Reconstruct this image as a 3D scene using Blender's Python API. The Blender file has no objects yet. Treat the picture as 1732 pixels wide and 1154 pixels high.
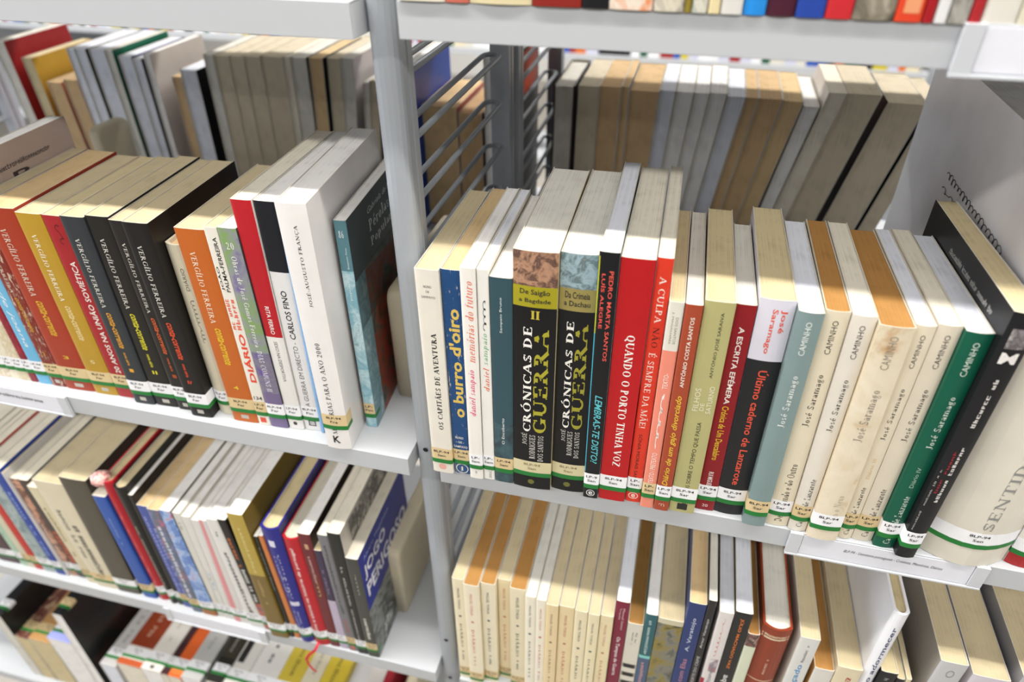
import bpy, bmesh, math, random
from mathutils import Matrix, Vector

random.seed(7)
scene = bpy.context.scene
COL = scene.collection

# ------------------------------------------------------------------ camera
cam_data = bpy.data.cameras.new('camera')
cam = bpy.data.objects.new('camera', cam_data)
COL.objects.link(cam)
cam.matrix_world = Matrix(((0.969198, -0.138666, 0.203536, 0.094545),
                           (0.246201, 0.566782, -0.786220, -0.420892),
                           (-0.006338, 0.812114, 0.583464, 0.461975),
                           (0, 0, 0, 1)))
cam_data.sensor_width = 36.0
cam_data.lens = 1192.8 * 36.0 / 1732.0
cam_data.clip_start = 0.02
cam_data.dof.use_dof = True
cam_data.dof.focus_distance = 0.56
cam_data.dof.aperture_fstop = 4.2
scene.camera = cam

# ------------------------------------------------------------------ world and lamps
world = bpy.data.worlds.new('world')
scene.world = world
world.use_nodes = True
world.node_tree.nodes['Background'].inputs[0].default_value = (0.93, 0.96, 1.0, 1)
world.node_tree.nodes['Background'].inputs[1].default_value = 0.11


def tube_lamp(name, x, y, z, length, width, energy, color=(1.0, 0.97, 0.92)):
    d = bpy.data.lights.new(name, 'AREA')
    d.shape = 'RECTANGLE'
    d.size = length
    d.size_y = width
    d.energy = energy
    d.color = color
    o = bpy.data.objects.new(name, d)
    o.location = (x, y, z)
    COL.objects.link(o)
    return o


tube_lamp('ceiling_tube_near', -0.3, -0.245, 1.50, 4.6, 0.05, 66)
tube_lamp('ceiling_tube_aisle', -0.3, -1.45, 1.60, 6.0, 0.12, 86)
tube_lamp('spine_fill_light', -0.3, -3.00, 1.60, 6.0, 0.12, 25)  # added low fill from the front to brighten the spines, no known fixture
tube_lamp('ceiling_tube_behind', -0.3, 1.50, 1.55, 5.0, 0.10, 96)
tube_lamp('ceiling_tube_far', -0.3, 2.85, 1.60, 5.0, 0.12, 80)
tube_lamp('daylight_window', -4.2, -0.32, 0.45, 1.1, 0.5, 70, (0.86, 0.92, 1.0)).rotation_euler = (0, -math.pi / 2, 0)

# ------------------------------------------------------------------ exposure
scene.view_settings.view_transform = 'Standard'
scene.view_settings.look = 'None'
scene.view_settings.exposure = 0.04
scene.view_settings.gamma = 1.0
scene.view_settings.use_curve_mapping = False


# ------------------------------------------------------------------ materials
def lin(h):
    h = h.lstrip('#')
    v = [int(h[i:i + 2], 16) / 255.0 for i in (0, 2, 4)]
    return tuple([(c / 12.92 if c <= 0.04045 else ((c + 0.055) / 1.055) ** 2.4) for c in v] + [1.0])


MATS = {}


def base_mat(key):
    m = bpy.data.materials.new(key)
    m.use_nodes = True
    nt = m.node_tree
    return m, nt, nt.nodes['Principled BSDF']


def cover_mat(h, wear=0.0, rough=0.38):
    """Printed card: one colour, faint mottling, optional scuffs to the bare board."""
    key = 'printed_cover_%s_%d_%d' % (h.lstrip('#'), int(wear * 100), int(rough * 100))
    if key in MATS:
        return MATS[key]
    m, nt, b = base_mat(key)
    tc = nt.nodes.new('ShaderNodeTexCoord')
    n = nt.nodes.new('ShaderNodeTexNoise')
    n.inputs['Scale'].default_value = 35
    n.inputs['Detail'].default_value = 4
    nt.links.new(tc.outputs['Object'], n.inputs['Vector'])
    c = lin(h)
    mix = nt.nodes.new('ShaderNodeMix')
    mix.data_type = 'RGBA'
    mix.inputs[6].default_value = tuple(v * 0.9 for v in c[:3]) + (1,)
    mix.inputs[7].default_value = tuple(min(1, v * 1.08) for v in c[:3]) + (1,)
    nt.links.new(n.outputs[0], mix.inputs[0])
    out = mix.outputs[2]
    if wear > 0:
        mp = nt.nodes.new('ShaderNodeMapping')
        mp.inputs['Scale'].default_value = (260, 260, 60)
        nt.links.new(tc.outputs['Object'], mp.inputs['Vector'])
        n2 = nt.nodes.new('ShaderNodeTexNoise')
        n2.inputs['Scale'].default_value = 1.6
        n2.inputs['Detail'].default_value = 6
        n2.inputs['Roughness'].default_value = 0.7
        nt.links.new(mp.outputs[0], n2.inputs['Vector'])
        r = nt.nodes.new('ShaderNodeValToRGB')
        lo = 0.74 - 0.26 * wear
        r.color_ramp.elements[0].position = lo
        r.color_ramp.elements[0].color = (0, 0, 0, 1)
        r.color_ramp.elements[1].position = lo + 0.05
        r.color_ramp.elements[1].color = (0.75, 0.75, 0.75, 1)
        nt.links.new(n2.outputs[0], r.inputs[0])
        mx = nt.nodes.new('ShaderNodeMix')
        mx.data_type = 'RGBA'
        nt.links.new(r.outputs[0], mx.inputs[0])
        nt.links.new(out, mx.inputs[6])
        mx.inputs[7].default_value = lin('DCD0B8')
        out = mx.outputs[2]
    nt.links.new(out, b.inputs['Base Color'])
    b.inputs['Roughness'].default_value = rough
    b.inputs['Specular IOR Level'].default_value = 0.3
    MATS[key] = m
    return m


def art_mat(cols, scale=40, stretch=(1, 1, 1)):
    """Printed picture: soft blotches of the given colours."""
    key = 'printed_picture_' + '_'.join(c.lstrip('#') for c in cols) + '_%d' % scale
    if key in MATS:
        return MATS[key]
    m, nt, b = base_mat(key)
    tc = nt.nodes.new('ShaderNodeTexCoord')
    mp = nt.nodes.new('ShaderNodeMapping')
    mp.inputs['Scale'].default_value = stretch
    nt.links.new(tc.outputs['Object'], mp.inputs['Vector'])
    n = nt.nodes.new('ShaderNodeTexNoise')
    n.inputs['Scale'].default_value = scale
    n.inputs['Detail'].default_value = 5
    n.inputs['Roughness'].default_value = 0.6
    n.inputs['Distortion'].default_value = 0.6
    nt.links.new(mp.outputs[0], n.inputs['Vector'])
    r = nt.nodes.new('ShaderNodeValToRGB')
    e = r.color_ramp.elements
    k = len(cols)
    while len(e) < k:
        e.new(0.5)
    for i, c in enumerate(cols):
        e[i].position = 0.33 + 0.34 * i / max(1, k - 1)
        e[i].color = lin(c)
    nt.links.new(n.outputs[0], r.inputs[0])
    nt.links.new(r.outputs[0], b.inputs['Base Color'])
    b.inputs['Roughness'].default_value = 0.4
    MATS[key] = m
    return m


PAGE = {'w': 'ECEAE8', 'c': 'E4DDCC', 't': 'AE8048', 'y': 'CFBF98', 'g': 'D8D5CC', 'b': 'DDE0EA', 'o': 'D6BA8E', 's': 'C9BA98', 'k': 'CDAE84', 'n': 'CFC3AB'}


def page_mat(k):
    key = 'page_edges_' + k
    if key in MATS:
        return MATS[key]
    m, nt, b = base_mat(key)
    tc = nt.nodes.new('ShaderNodeTexCoord')
    mp = nt.nodes.new('ShaderNodeMapping')
    mp.inputs['Scale'].default_value = (1500, 5, 5)
    nt.links.new(tc.outputs['Object'], mp.inputs['Vector'])
    n = nt.nodes.new('ShaderNodeTexNoise')
    n.inputs['Scale'].default_value = 1.0
    n.inputs['Detail'].default_value = 2
    nt.links.new(mp.outputs[0], n.inputs['Vector'])
    n2 = nt.nodes.new('ShaderNodeTexNoise')
    n2.inputs['Scale'].default_value = 60
    n2.inputs['Detail'].default_value = 3
    nt.links.new(tc.outputs['Object'], n2.inputs['Vector'])
    ma = nt.nodes.new('ShaderNodeMath')
    ma.operation = 'ADD'
    nt.links.new(n.outputs[0], ma.inputs[0])
    nt.links.new(n2.outputs[0], ma.inputs[1])
    r = nt.nodes.new('ShaderNodeValToRGB')
    c = lin(PAGE[k])
    r.color_ramp.elements[0].position = 0.6
    r.color_ramp.elements[0].color = tuple(v * 0.72 for v in c[:3]) + (1,)
    r.color_ramp.elements[1].position = 1.1 if False else 1.0
    r.color_ramp.elements[1].color = c
    nt.links.new(ma.outputs[0], r.inputs[0])
    nt.links.new(r.outputs[0], b.inputs['Base Color'])
    bp = nt.nodes.new('ShaderNodeBump')
    bp.inputs['Strength'].default_value = 0.25
    bp.inputs['Distance'].default_value = 0.0004
    nt.links.new(n.outputs[0], bp.inputs['Height'])
    nt.links.new(bp.outputs[0], b.inputs['Normal'])
    b.inputs['Roughness'].default_value = 0.9
    b.inputs['Specular IOR Level'].default_value = 0.2
    MATS[key] = m
    return m


def plain_mat(key, h, rough=0.5, metal=0.0, noise=0.05):
    if key in MATS:
        return MATS[key]
    m, nt, b = base_mat(key)
    n = nt.nodes.new('ShaderNodeTexNoise')
    n.inputs['Scale'].default_value = 90
    n.inputs['Detail'].default_value = 3
    tc = nt.nodes.new('ShaderNodeTexCoord')
    nt.links.new(tc.outputs['Object'], n.inputs['Vector'])
    mix = nt.nodes.new('ShaderNodeMix')
    mix.data_type = 'RGBA'
    c = lin(h)
    mix.inputs[6].default_value = tuple(v * (1 - noise) for v in c[:3]) + (1,)
    mix.inputs[7].default_value = tuple(min(1, v * (1 + noise)) for v in c[:3]) + (1,)
    nt.links.new(n.outputs[0], mix.inputs[0])
    nt.links.new(mix.outputs[2], b.inputs['Base Color'])
    b.inputs['Roughness'].default_value = rough
    b.inputs['Metallic'].default_value = metal
    MATS[key] = m
    return m


def ink(h):
    return plain_mat('ink_' + h.lstrip('#'), h, 0.5, 0, 0.0)


def M(spec, wear=0.0):
    """'RRGGBB' -> printed card, a list of colours -> printed picture."""
    if isinstance(spec, (list, tuple)):
        cols = [c for c in spec if isinstance(c, str)]
        sc = [c for c in spec if not isinstance(c, str)]
        return art_mat(cols, sc[0] if sc else 45)
    return cover_mat(spec, wear)


# ------------------------------------------------------------------ mesh helpers
def link(name, me, mats, parent=None, loc=None):
    o = bpy.data.objects.new(name, me)
    if not me.materials:
        for m in (mats if isinstance(mats, (list, tuple)) else [mats]):
            me.materials.append(m)
    COL.objects.link(o)
    if parent:
        o.parent = parent
    if loc:
        o.location = loc
    return o


def mesh(name, verts, faces, mi=None):
    me = bpy.data.meshes.new(name)
    me.from_pydata(verts, [], faces)
    if mi:
        me.polygons.foreach_set('material_index', mi)
    me.update()
    return me


def tag(o, label=None, cat=None, group=None, kind=None):
    if label:
        o['label'] = label
    if cat:
        o['category'] = cat
    if group:
        o['group'] = group
    if kind:
        o['kind'] = kind
    return o


def empty(name, loc, rz=0.0, rx=0.0):
    o = bpy.data.objects.new(name, None)
    o.empty_display_size = 0.02
    o.location = loc
    o.rotation_euler = (rx, 0, rz)
    COL.objects.link(o)
    return o


def box_bm(bm, a, b, bevel=0.0):
    g = bmesh.ops.create_cube(bm, size=1.0)
    vs = g['verts']
    for v in vs:
        v.co = Vector([(a[i] + b[i]) / 2 + v.co[i] * (b[i] - a[i]) for i in range(3)])
    if bevel:
        es = list({e for v in vs for e in v.link_edges})
        bmesh.ops.bevel(bm, geom=es, offset=bevel, segments=2, affect='EDGES', profile=0.6)


def bm_obj(name, bm, mat, parent=None, smooth=False):
    bmesh.ops.recalc_face_normals(bm, faces=bm.faces)
    me = bpy.data.meshes.new(name)
    bm.to_mesh(me)
    bm.free()
    if smooth:
        me.polygons.foreach_set('use_smooth', [True] * len(me.polygons))
    return link(name, me, mat, parent)


def tube_bm(bm, pts, r, n=8, closed=False):
    pts = [Vector(p) for p in pts]
    rings = []
    m = len(pts)
    for i, p in enumerate(pts):
        if closed:
            t = pts[(i + 1) % m] - pts[i - 1]
        else:
            t = pts[min(i + 1, m - 1)] - pts[max(i - 1, 0)]
        t.normalize()
        ref = Vector((0, 0, 1)) if abs(t.z) < 0.9 else Vector((1, 0, 0))
        a = t.cross(ref).normalized()
        b = t.cross(a)
        rings.append([bm.verts.new(p + (a * math.cos(2 * math.pi * k / n) + b * math.sin(2 * math.pi * k / n)) * r)
                      for k in range(n)])
    for i in range(m if closed else m - 1):
        A, B = rings[i], rings[(i + 1) % m]
        for k in range(n):
            bm.faces.new((A[k], A[(k + 1) % n], B[(k + 1) % n], B[k]))
    if not closed:
        bm.faces.new(rings[0])
        bm.faces.new(rings[-1][::-1])


# ------------------------------------------------------------------ lettering
TXT = {}


def text_shape(s, flags=''):
    """Vertices (0..1 in both directions) and faces of a line of lettering."""
    key = (s, flags)
    if key in TXT:
        return TXT[key]
    if 'f' in flags:
        vs, fs = serif_text(s, 'b' in flags)
        if 'i' in flags:
            vs = [(x + .25 * y, y) for x, y in vs]
        x0 = min(v[0] for v in vs); x1 = max(v[0] for v in vs)
        y0 = min(v[1] for v in vs); y1 = max(v[1] for v in vs)
        TXT[key] = ([((x - x0) / (x1 - x0), (y - y0) / (y1 - y0)) for x, y in vs], fs)
        return TXT[key]
    cu = bpy.data.curves.new('t', 'FONT')
    cu.body = s
    cu.resolution_u = 2
    if 'i' in flags:
        cu.shear = 0.28
    if 'b' in flags:
        cu.offset = 0.014
    if 'x' in flags:
        cu.offset = 0.03
    if 'm' in flags:
        cu.offset = 0.007
    if 'l' in flags:
        cu.offset = -0.004
    cu.align_x = 'CENTER'
    ob = bpy.data.objects.new('t', cu)
    COL.objects.link(ob)
    dg = bpy.context.evaluated_depsgraph_get()
    me = bpy.data.meshes.new_from_object(ob.evaluated_get(dg))
    vs = [(v.co.x, v.co.y) for v in me.vertices]
    fs = [tuple(p.vertices) for p in me.polygons]
    bpy.data.objects.remove(ob)
    bpy.data.curves.remove(cu)
    bpy.data.meshes.remove(me)
    x0 = min(v[0] for v in vs); x1 = max(v[0] for v in vs)
    y0 = min(v[1] for v in vs); y1 = max(v[1] for v in vs)
    vs = [((x - x0) / (x1 - x0), (y - y0) / max(1e-6, y1 - y0)) for x, y in vs]
    TXT[key] = (vs, fs)
    return TXT[key]


def serif_glyphs(T, t):
    """Roman capitals and small letters as thick and thin strokes: l line, a arc, s serif."""
    A90 = 90
    def st(x, y0=0.0, y1=0.7, w=None):            # stem with serifs at both ends
        return [('l', x, y0, x, y1, w or T), ('s', x, y0, .26), ('s', x, y1, .26)]
    g = {}
    g['A'] = (.64, [('l', .07, 0, .31, .7, t * 1.2), ('l', .31, .7, .55, 0, T), ('l', .14, .23, .46, .23, t), ('s', .07, 0, .2), ('s', .55, 0, .24)])
    g['B'] = (.56, st(.14) + [('a', .2, .52, .25, .18, -A90, A90, T, t), ('a', .2, .18, .29, .18, -A90, A90, T, t), ('l', .14, .34, .22, .34, t)])
    g['C'] = (.62, [('a', .35, .35, .3, .35, 48, 312, T, t), ('l', .56, .48, .56, .68, t)])
    g['D'] = (.66, st(.14) + [('a', .2, .35, .38, .35, -A90, A90, T, t), ('l', .14, .7, .22, .7, t), ('l', .14, 0, .22, 0, t)])
    g['E'] = (.54, st(.14) + [('l', .14, .69, .46, .69, t), ('l', .14, .36, .38, .36, t), ('l', .14, .01, .48, .01, t), ('l', .46, .7, .46, .56, t), ('l', .48, 0, .48, .15, t), ('l', .38, .28, .38, .44, t)])
    g['F'] = (.5, st(.14) + [('l', .14, .69, .46, .69, t), ('l', .14, .36, .38, .36, t), ('l', .46, .7, .46, .56, t), ('l', .38, .28, .38, .44, t)])
    g['G'] = (.68, [('a', .35, .35, .3, .35, 48, 312, T, t), ('l', .56, .48, .56, .68, t), ('l', .56, .04, .56, .3, T), ('s', .56, .3, .26)])
    g['H'] = (.7, st(.14) + st(.56) + [('l', .14, .36, .56, .36, t)])
    g['I'] = (.28, st(.14))
    g['J'] = (.4, [('l', .24, .1, .24, .7, T), ('s', .24, .7, .26), ('a', .12, .08, .12, .12, 180, 360, t, t)])
    g['K'] = (.64, st(.14) + [('l', .16, .3, .5, .7, t), ('l', .26, .42, .56, 0, T), ('s', .5, .7, .2), ('s', .56, 0, .2)])
    g['L'] = (.5, st(.14) + [('l', .14, .01, .46, .01, t), ('l', .46, 0, .46, .16, t)])
    g['M'] = (.86, [('l', .12, 0, .14, .7, t), ('l', .14, .7, .43, .02, T), ('l', .43, .02, .7, .7, t), ('s', .12, 0, .2), ('s', .1, .7, .16)] + st(.72))
    g['N'] = (.7, [('l', .13, 0, .13, .7, t), ('l', .13, .7, .57, 0, T), ('l', .57, 0, .57, .7, t), ('s', .13, 0, .2), ('s', .57, .7, .2), ('s', .1, .7, .14)])
    g['O'] = (.7, [('a', .35, .35, .3, .35, 0, 360, T, t)])
    g['P'] = (.54, st(.14) + [('a', .2, .51, .26, .19, -A90, A90, T, t), ('l', .14, .32, .22, .32, t)])
    g['Q'] = (.7, [('a', .35, .35, .3, .35, 0, 360, T, t), ('l', .36, .1, .64, -.14, T * .8)])
    g['R'] = (.62, st(.14) + [('a', .2, .52, .25, .18, -A90, A90, T, t), ('l', .14, .34, .22, .34, t), ('l', .28, .34, .54, 0, T), ('s', .56, 0, .16)])
    g['S'] = (.5, [('a', .25, .525, .17, .175, 35, 270, t, T), ('a', .25, .175, .19, .175, -145, 90, t, T), ('l', .41, .52, .41, .68, t), ('l', .07, .02, .07, .18, t)])
    g['T'] = (.58, [('l', .29, 0, .29, .7, T), ('s', .29, 0, .28), ('l', .05, .69, .53, .69, t), ('l', .05, .7, .05, .54, t), ('l', .53, .7, .53, .54, t)])
    g['U'] = (.68, [('l', .14, .2, .14, .7, T), ('s', .14, .7, .26), ('l', .56, .2, .56, .7, t), ('s', .56, .7, .2), ('a', .35, .2, .21, .2, 180, 360, T * .7, T * .7)])
    g['V'] = (.62, [('l', .07, .7, .31, 0, T), ('l', .31, 0, .55, .7, t), ('s', .07, .7, .24), ('s', .55, .7, .2)])
    g['X'] = (.6, [('l', .08, .7, .52, 0, T), ('l', .08, 0, .52, .7, t)])
    g['Z'] = (.54, [('l', .06, .69, .48, .69, t), ('l', .48, .69, .06, 0, T), ('l', .06, .01, .48, .01, t)])
    x = .44

    def ls(xx, y1=x):
        return [('l', xx, 0, xx, y1, T), ('s', xx, 0, .2), ('l', xx - .1, y1 - .01, xx, y1 - .01, t)]
    g['a'] = (.44, [('a', .19, .13, .14, .13, 0, 360, T * .8, t), ('l', .34, .02, .34, .3, T), ('a', .2, .29, .14, .15, 0, 150, t, t), ('l', .34, .02, .42, .02, t)])
    g['b'] = (.48, ls(.12, .7) + [('a', .24, .22, .17, .22, 0, 360, T, t)])
    g['c'] = (.4, [('a', .22, .22, .17, .22, 45, 315, T, t)])
    g['d'] = (.5, [('a', .21, .22, .17, .22, 0, 360, T, t)] + ls(.38, .7))
    g['e'] = (.43, [('a', .22, .22, .17, .22, 0, 315, T, t), ('l', .06, .24, .38, .24, t)])
    g['f'] = (.32, [('l', .14, 0, .14, .56, T), ('s', .14, 0, .2), ('a', .24, .56, .1, .13, 40, 180, t, t), ('l', .02, .43, .28, .43, t)])
    g['g'] = (.46, [('a', .21, .24, .15, .19, 0, 360, T, t), ('a', .21, -.1, .17, .12, 0, 360, t, t), ('l', .3, .42, .44, .45, t)])
    g['h'] = (.52, ls(.12, .7) + [('a', .26, .26, .14, .18, 0, 180, t, t), ('l', .4, 0, .4, .28, T), ('s', .4, 0, .2)])
    g['i'] = (.25, ls(.13) + [('d', .13, .6, .065)])
    g['j'] = (.25, [('l', .13, -.16, .13, .44, T), ('d', .13, .6, .065), ('l', .03, .43, .13, .43, t), ('l', .0, -.18, .13, -.16, t)])
    g['l'] = (.25, ls(.13, .7))
    g['m'] = (.78, ls(.12) + [('a', .255, .27, .135, .17, 0, 180, t, t), ('l', .39, 0, .39, .28, T), ('s', .39, 0, .18), ('a', .525, .27, .135, .17, 0, 180, t, t), ('l', .66, 0, .66, .28, T), ('s', .66, 0, .2)])
    g['n'] = (.52, ls(.12) + [('a', .26, .26, .14, .18, 0, 180, t, t), ('l', .4, 0, .4, .28, T), ('s', .4, 0, .2)])
    g['o'] = (.46, [('a', .23, .22, .18, .22, 0, 360, T, t)])
    g['p'] = (.48, ls(.12) + [('l', .12, -.2, .12, 0, T), ('s', .12, -.2, .2), ('a', .24, .22, .17, .22, 0, 360, T, t)])
    g['q'] = (.48, [('a', .21, .22, .17, .22, 0, 360, T, t), ('l', .38, -.2, .38, .44, T), ('s', .38, -.2, .2)])
    g['r'] = (.36, ls(.12) + [('a', .24, .3, .1, .13, 30, 170, t, t), ('d', .31, .38, .055)])
    g['s'] = (.36, [('a', .18, .33, .12, .11, 30, 270, t, T * .8), ('a', .18, .11, .13, .11, -150, 90, t, T * .8)])
    g['t'] = (.3, [('l', .13, .04, .13, .56, T), ('l', .02, .43, .27, .43, t), ('a', .21, .08, .08, .08, 180, 330, t, t)])
    g['u'] = (.52, [('l', .12, .12, .12, .44, T), ('l', .04, .43, .12, .43, t), ('a', .25, .14, .13, .14, 180, 360, t, t), ('l', .39, 0, .39, .44, T), ('s', .43, 0, .12)])
    g['v'] = (.44, [('l', .06, .44, .22, 0, T), ('l', .22, 0, .38, .44, t), ('s', .06, .44, .18), ('s', .38, .44, .16)])
    g['x'] = (.44, [('l', .06, .44, .38, 0, T), ('l', .06, 0, .38, .44, t)])
    g['z'] = (.4, [('l', .05, .43, .35, .43, t), ('l', .35, .43, .05, 0, T), ('l', .05, .01, .35, .01, t)])
    g['0'] = (.5, [('a', .25, .35, .19, .35, 0, 360, T, t)])
    g['1'] = (.3, [('l', .16, 0, .16, .7, T), ('s', .16, 0, .26), ('l', .04, .6, .16, .7, t)])
    g['2'] = (.48, [('a', .23, .5, .17, .2, -20, 170, T, t), ('l', .38, .42, .06, .02, t * 1.4), ('l', .06, .03, .44, .03, T * .7)])
    g['6'] = (.5, [('a', .25, .21, .18, .21, 0, 360, T, t), ('a', .38, .28, .31, .42, 100, 190, T, t)])
    g['8'] = (.5, [('a', .25, .52, .15, .17, 0, 360, T, t), ('a', .25, .18, .19, .18, 0, 360, T, t)])
    g['-'] = (.32, [('l', .05, .24, .27, .24, T * .6)])
    g["'"] = (.18, [('l', .09, .52, .11, .7, T * .6)])
    g['.'] = (.18, [('d', .09, .05, .06)])
    g['!'] = (.24, [('l', .12, .2, .12, .7, T), ('d', .12, .05, .06)])
    g['?'] = g['2']
    for base, ac in (('AÁ', 1), ('EÉ', 1), ('IÍ', 1), ('OÓ', 1), ('UÚ', 1), ('aá', 1), ('eé', 1), ('ií', 1), ('oó', 1), ('uú', 1), ('AÃ', 2), ('OÕ', 2), ('aã', 2), ('oõ', 2), ('CÇ', 3), ('cç', 3), ('EÊ', 4), ('eê', 4), ('aâ', 4)):
        w, strokes = g[base[0]]
        top = .78 if base[0].isupper() else .54
        c = w / 2
        ex = {1: [('l', c - .05, top, c + .1, top + .15, T * .6)], 2: [('l', c - .15, top + .02, c - .03, top + .08, t * 1.3), ('l', c - .03, top + .08, c + .05, top + .03, t * 1.3), ('l', c + .05, top + .03, c + .15, top + .09, t * 1.3)],
              3: [('l', c, -.02, c + .04, -.16, T * .5), ('l', c + .04, -.16, c - .08, -.2, t)], 4: [('l', c - .13, top, c, top + .13, t * 1.4), ('l', c, top + .13, c + .13, top, t * 1.4)]}[ac]
        g[base[1]] = (w, strokes + ex)
    return g


def serif_text(s, bold):
    T, t = (.155, .055) if bold else (.115, .042)
    g = serif_glyphs(T, t)
    vs, fs = [], []

    def quad(*p):
        k = len(vs)
        vs.extend(p)
        fs.append((k, k + 1, k + 2, k + 3))
    pen = 0.0
    for ch in s:
        if ch == ' ':
            pen += .3
            continue
        w, strokes = g.get(ch) or g.get(ch.upper()) or g['o']
        for q in strokes:
            if q[0] == 'l':
                x0, y0, x1, y1, th = q[1:]
                dx, dy = x1 - x0, y1 - y0
                L = math.hypot(dx, dy) or 1
                nx, ny = -dy / L * th / 2, dx / L * th / 2
                quad((pen + x0 - nx, y0 - ny), (pen + x1 - nx, y1 - ny), (pen + x1 + nx, y1 + ny), (pen + x0 + nx, y0 + ny))
            elif q[0] == 's':
                x0, y0, ln = q[1:]
                yy = y0 + t / 2 if y0 < .2 else y0 - t / 2
                quad((pen + x0 - ln / 2, yy - t / 2), (pen + x0 + ln / 2, yy - t / 2), (pen + x0 + ln / 2, yy + t / 2), (pen + x0 - ln / 2, yy + t / 2))
            elif q[0] == 'd':
                x0, y0, r = q[1:]
                quad((pen + x0 - r, y0), (pen + x0, y0 - r), (pen + x0 + r, y0), (pen + x0, y0 + r))
            else:
                cx, cy, rx, ry, a0, a1, wv, wh = q[1:]
                n = max(4, int(abs(a1 - a0) / 24))
                k = len(vs)
                for i in range(n + 1):
                    a = math.radians(a0 + (a1 - a0) * i / n)
                    ca, sa = math.cos(a), math.sin(a)
                    th = wh + (wv - wh) * abs(ca) ** 1.4
                    vs.append((pen + cx + (rx - th) * ca, cy + (ry - min(th, wh + .01)) * sa))
                    vs.append((pen + cx + rx * ca, cy + ry * sa))
                    if i:
                        j = k + 2 * i
                        fs.append((j - 2, j - 1, j + 1, j))
        pen += w + .045
    return vs, fs


def scribble_shape(n, seed, heavy=1.0):
    """A line of print too small to read: n letter-like groups of strokes."""
    rnd = random.Random(seed)
    vs, fs = [], []

    def bar(x0, y0, x1, y1):
        k = len(vs)
        vs.extend([(x0, y0), (x1, y0), (x1, y1), (x0, y1)])
        fs.append((k, k + 1, k + 2, k + 3))
    x = 0.0
    for i in range(n):
        if rnd.random() < 0.14 and i:
            x += 0.8
            continue
        h = rnd.choice((0.7, 0.7, 1.0))
        w = rnd.uniform(0.45, 0.7)
        s = 0.16 * heavy
        bar(x, 0, x + s, h)
        if rnd.random() < 0.7:
            bar(x + w - s, 0, x + w, rnd.choice((0.7, h)))
        for yy in rnd.sample((0.0, 0.32, 0.58), 2):
            bar(x, yy, x + w, yy + 0.13 * heavy)
        x += w + 0.2
    xm = max(v[0] for v in vs)
    return [(a / xm, b) for a, b in vs], fs


def cursive_shape(n, seed, w=0.035, amp=0.3):
    """Loose pen line: a ribbon of loops."""
    rnd = random.Random(seed)
    pts = []
    x = 0.0
    for i in range(n):
        a = amp * rnd.uniform(0.5, 1.0)
        for k in range(10):
            t = k / 10 * 2 * math.pi
            pts.append((x + 0.22 * (1 - math.cos(t)) * rnd.uniform(0.7, 1) * 0.5 + t * 0.05, 0.5 + a * math.sin(t)))
        x += 0.34 if rnd.random() > 0.15 else 0.7
    vs, fs = [], []
    for i, p in enumerate(pts):
        q = pts[min(i + 1, len(pts) - 1)]
        r = pts[max(i - 1, 0)]
        dx, dy = q[0] - r[0], q[1] - r[1]
        L = math.hypot(dx, dy) or 1
        vs.append((p[0] - dy / L * w, p[1] + dx / L * w))
        vs.append((p[0] + dy / L * w, p[1] - dx / L * w))
        if i:
            k = 2 * i
            fs.append((k - 2, k - 1, k + 1, k))
    x0 = min(v[0] for v in vs); x1 = max(v[0] for v in vs)
    return [((a - x0) / (x1 - x0), b) for a, b in vs], fs


def shape_of(s, flags):
    if 's' in flags:
        return scribble_shape(max(2, len(s)), s, 1.35 if 'b' in flags else 1.0)
    if 'h' in flags:
        return cursive_shape(max(2, len(s) // 2), s, 0.05 if 'b' in flags else 0.03)
    return text_shape(s, flags)


# ------------------------------------------------------------------ one book
SHELF_FLOOR = 0.0005


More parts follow.
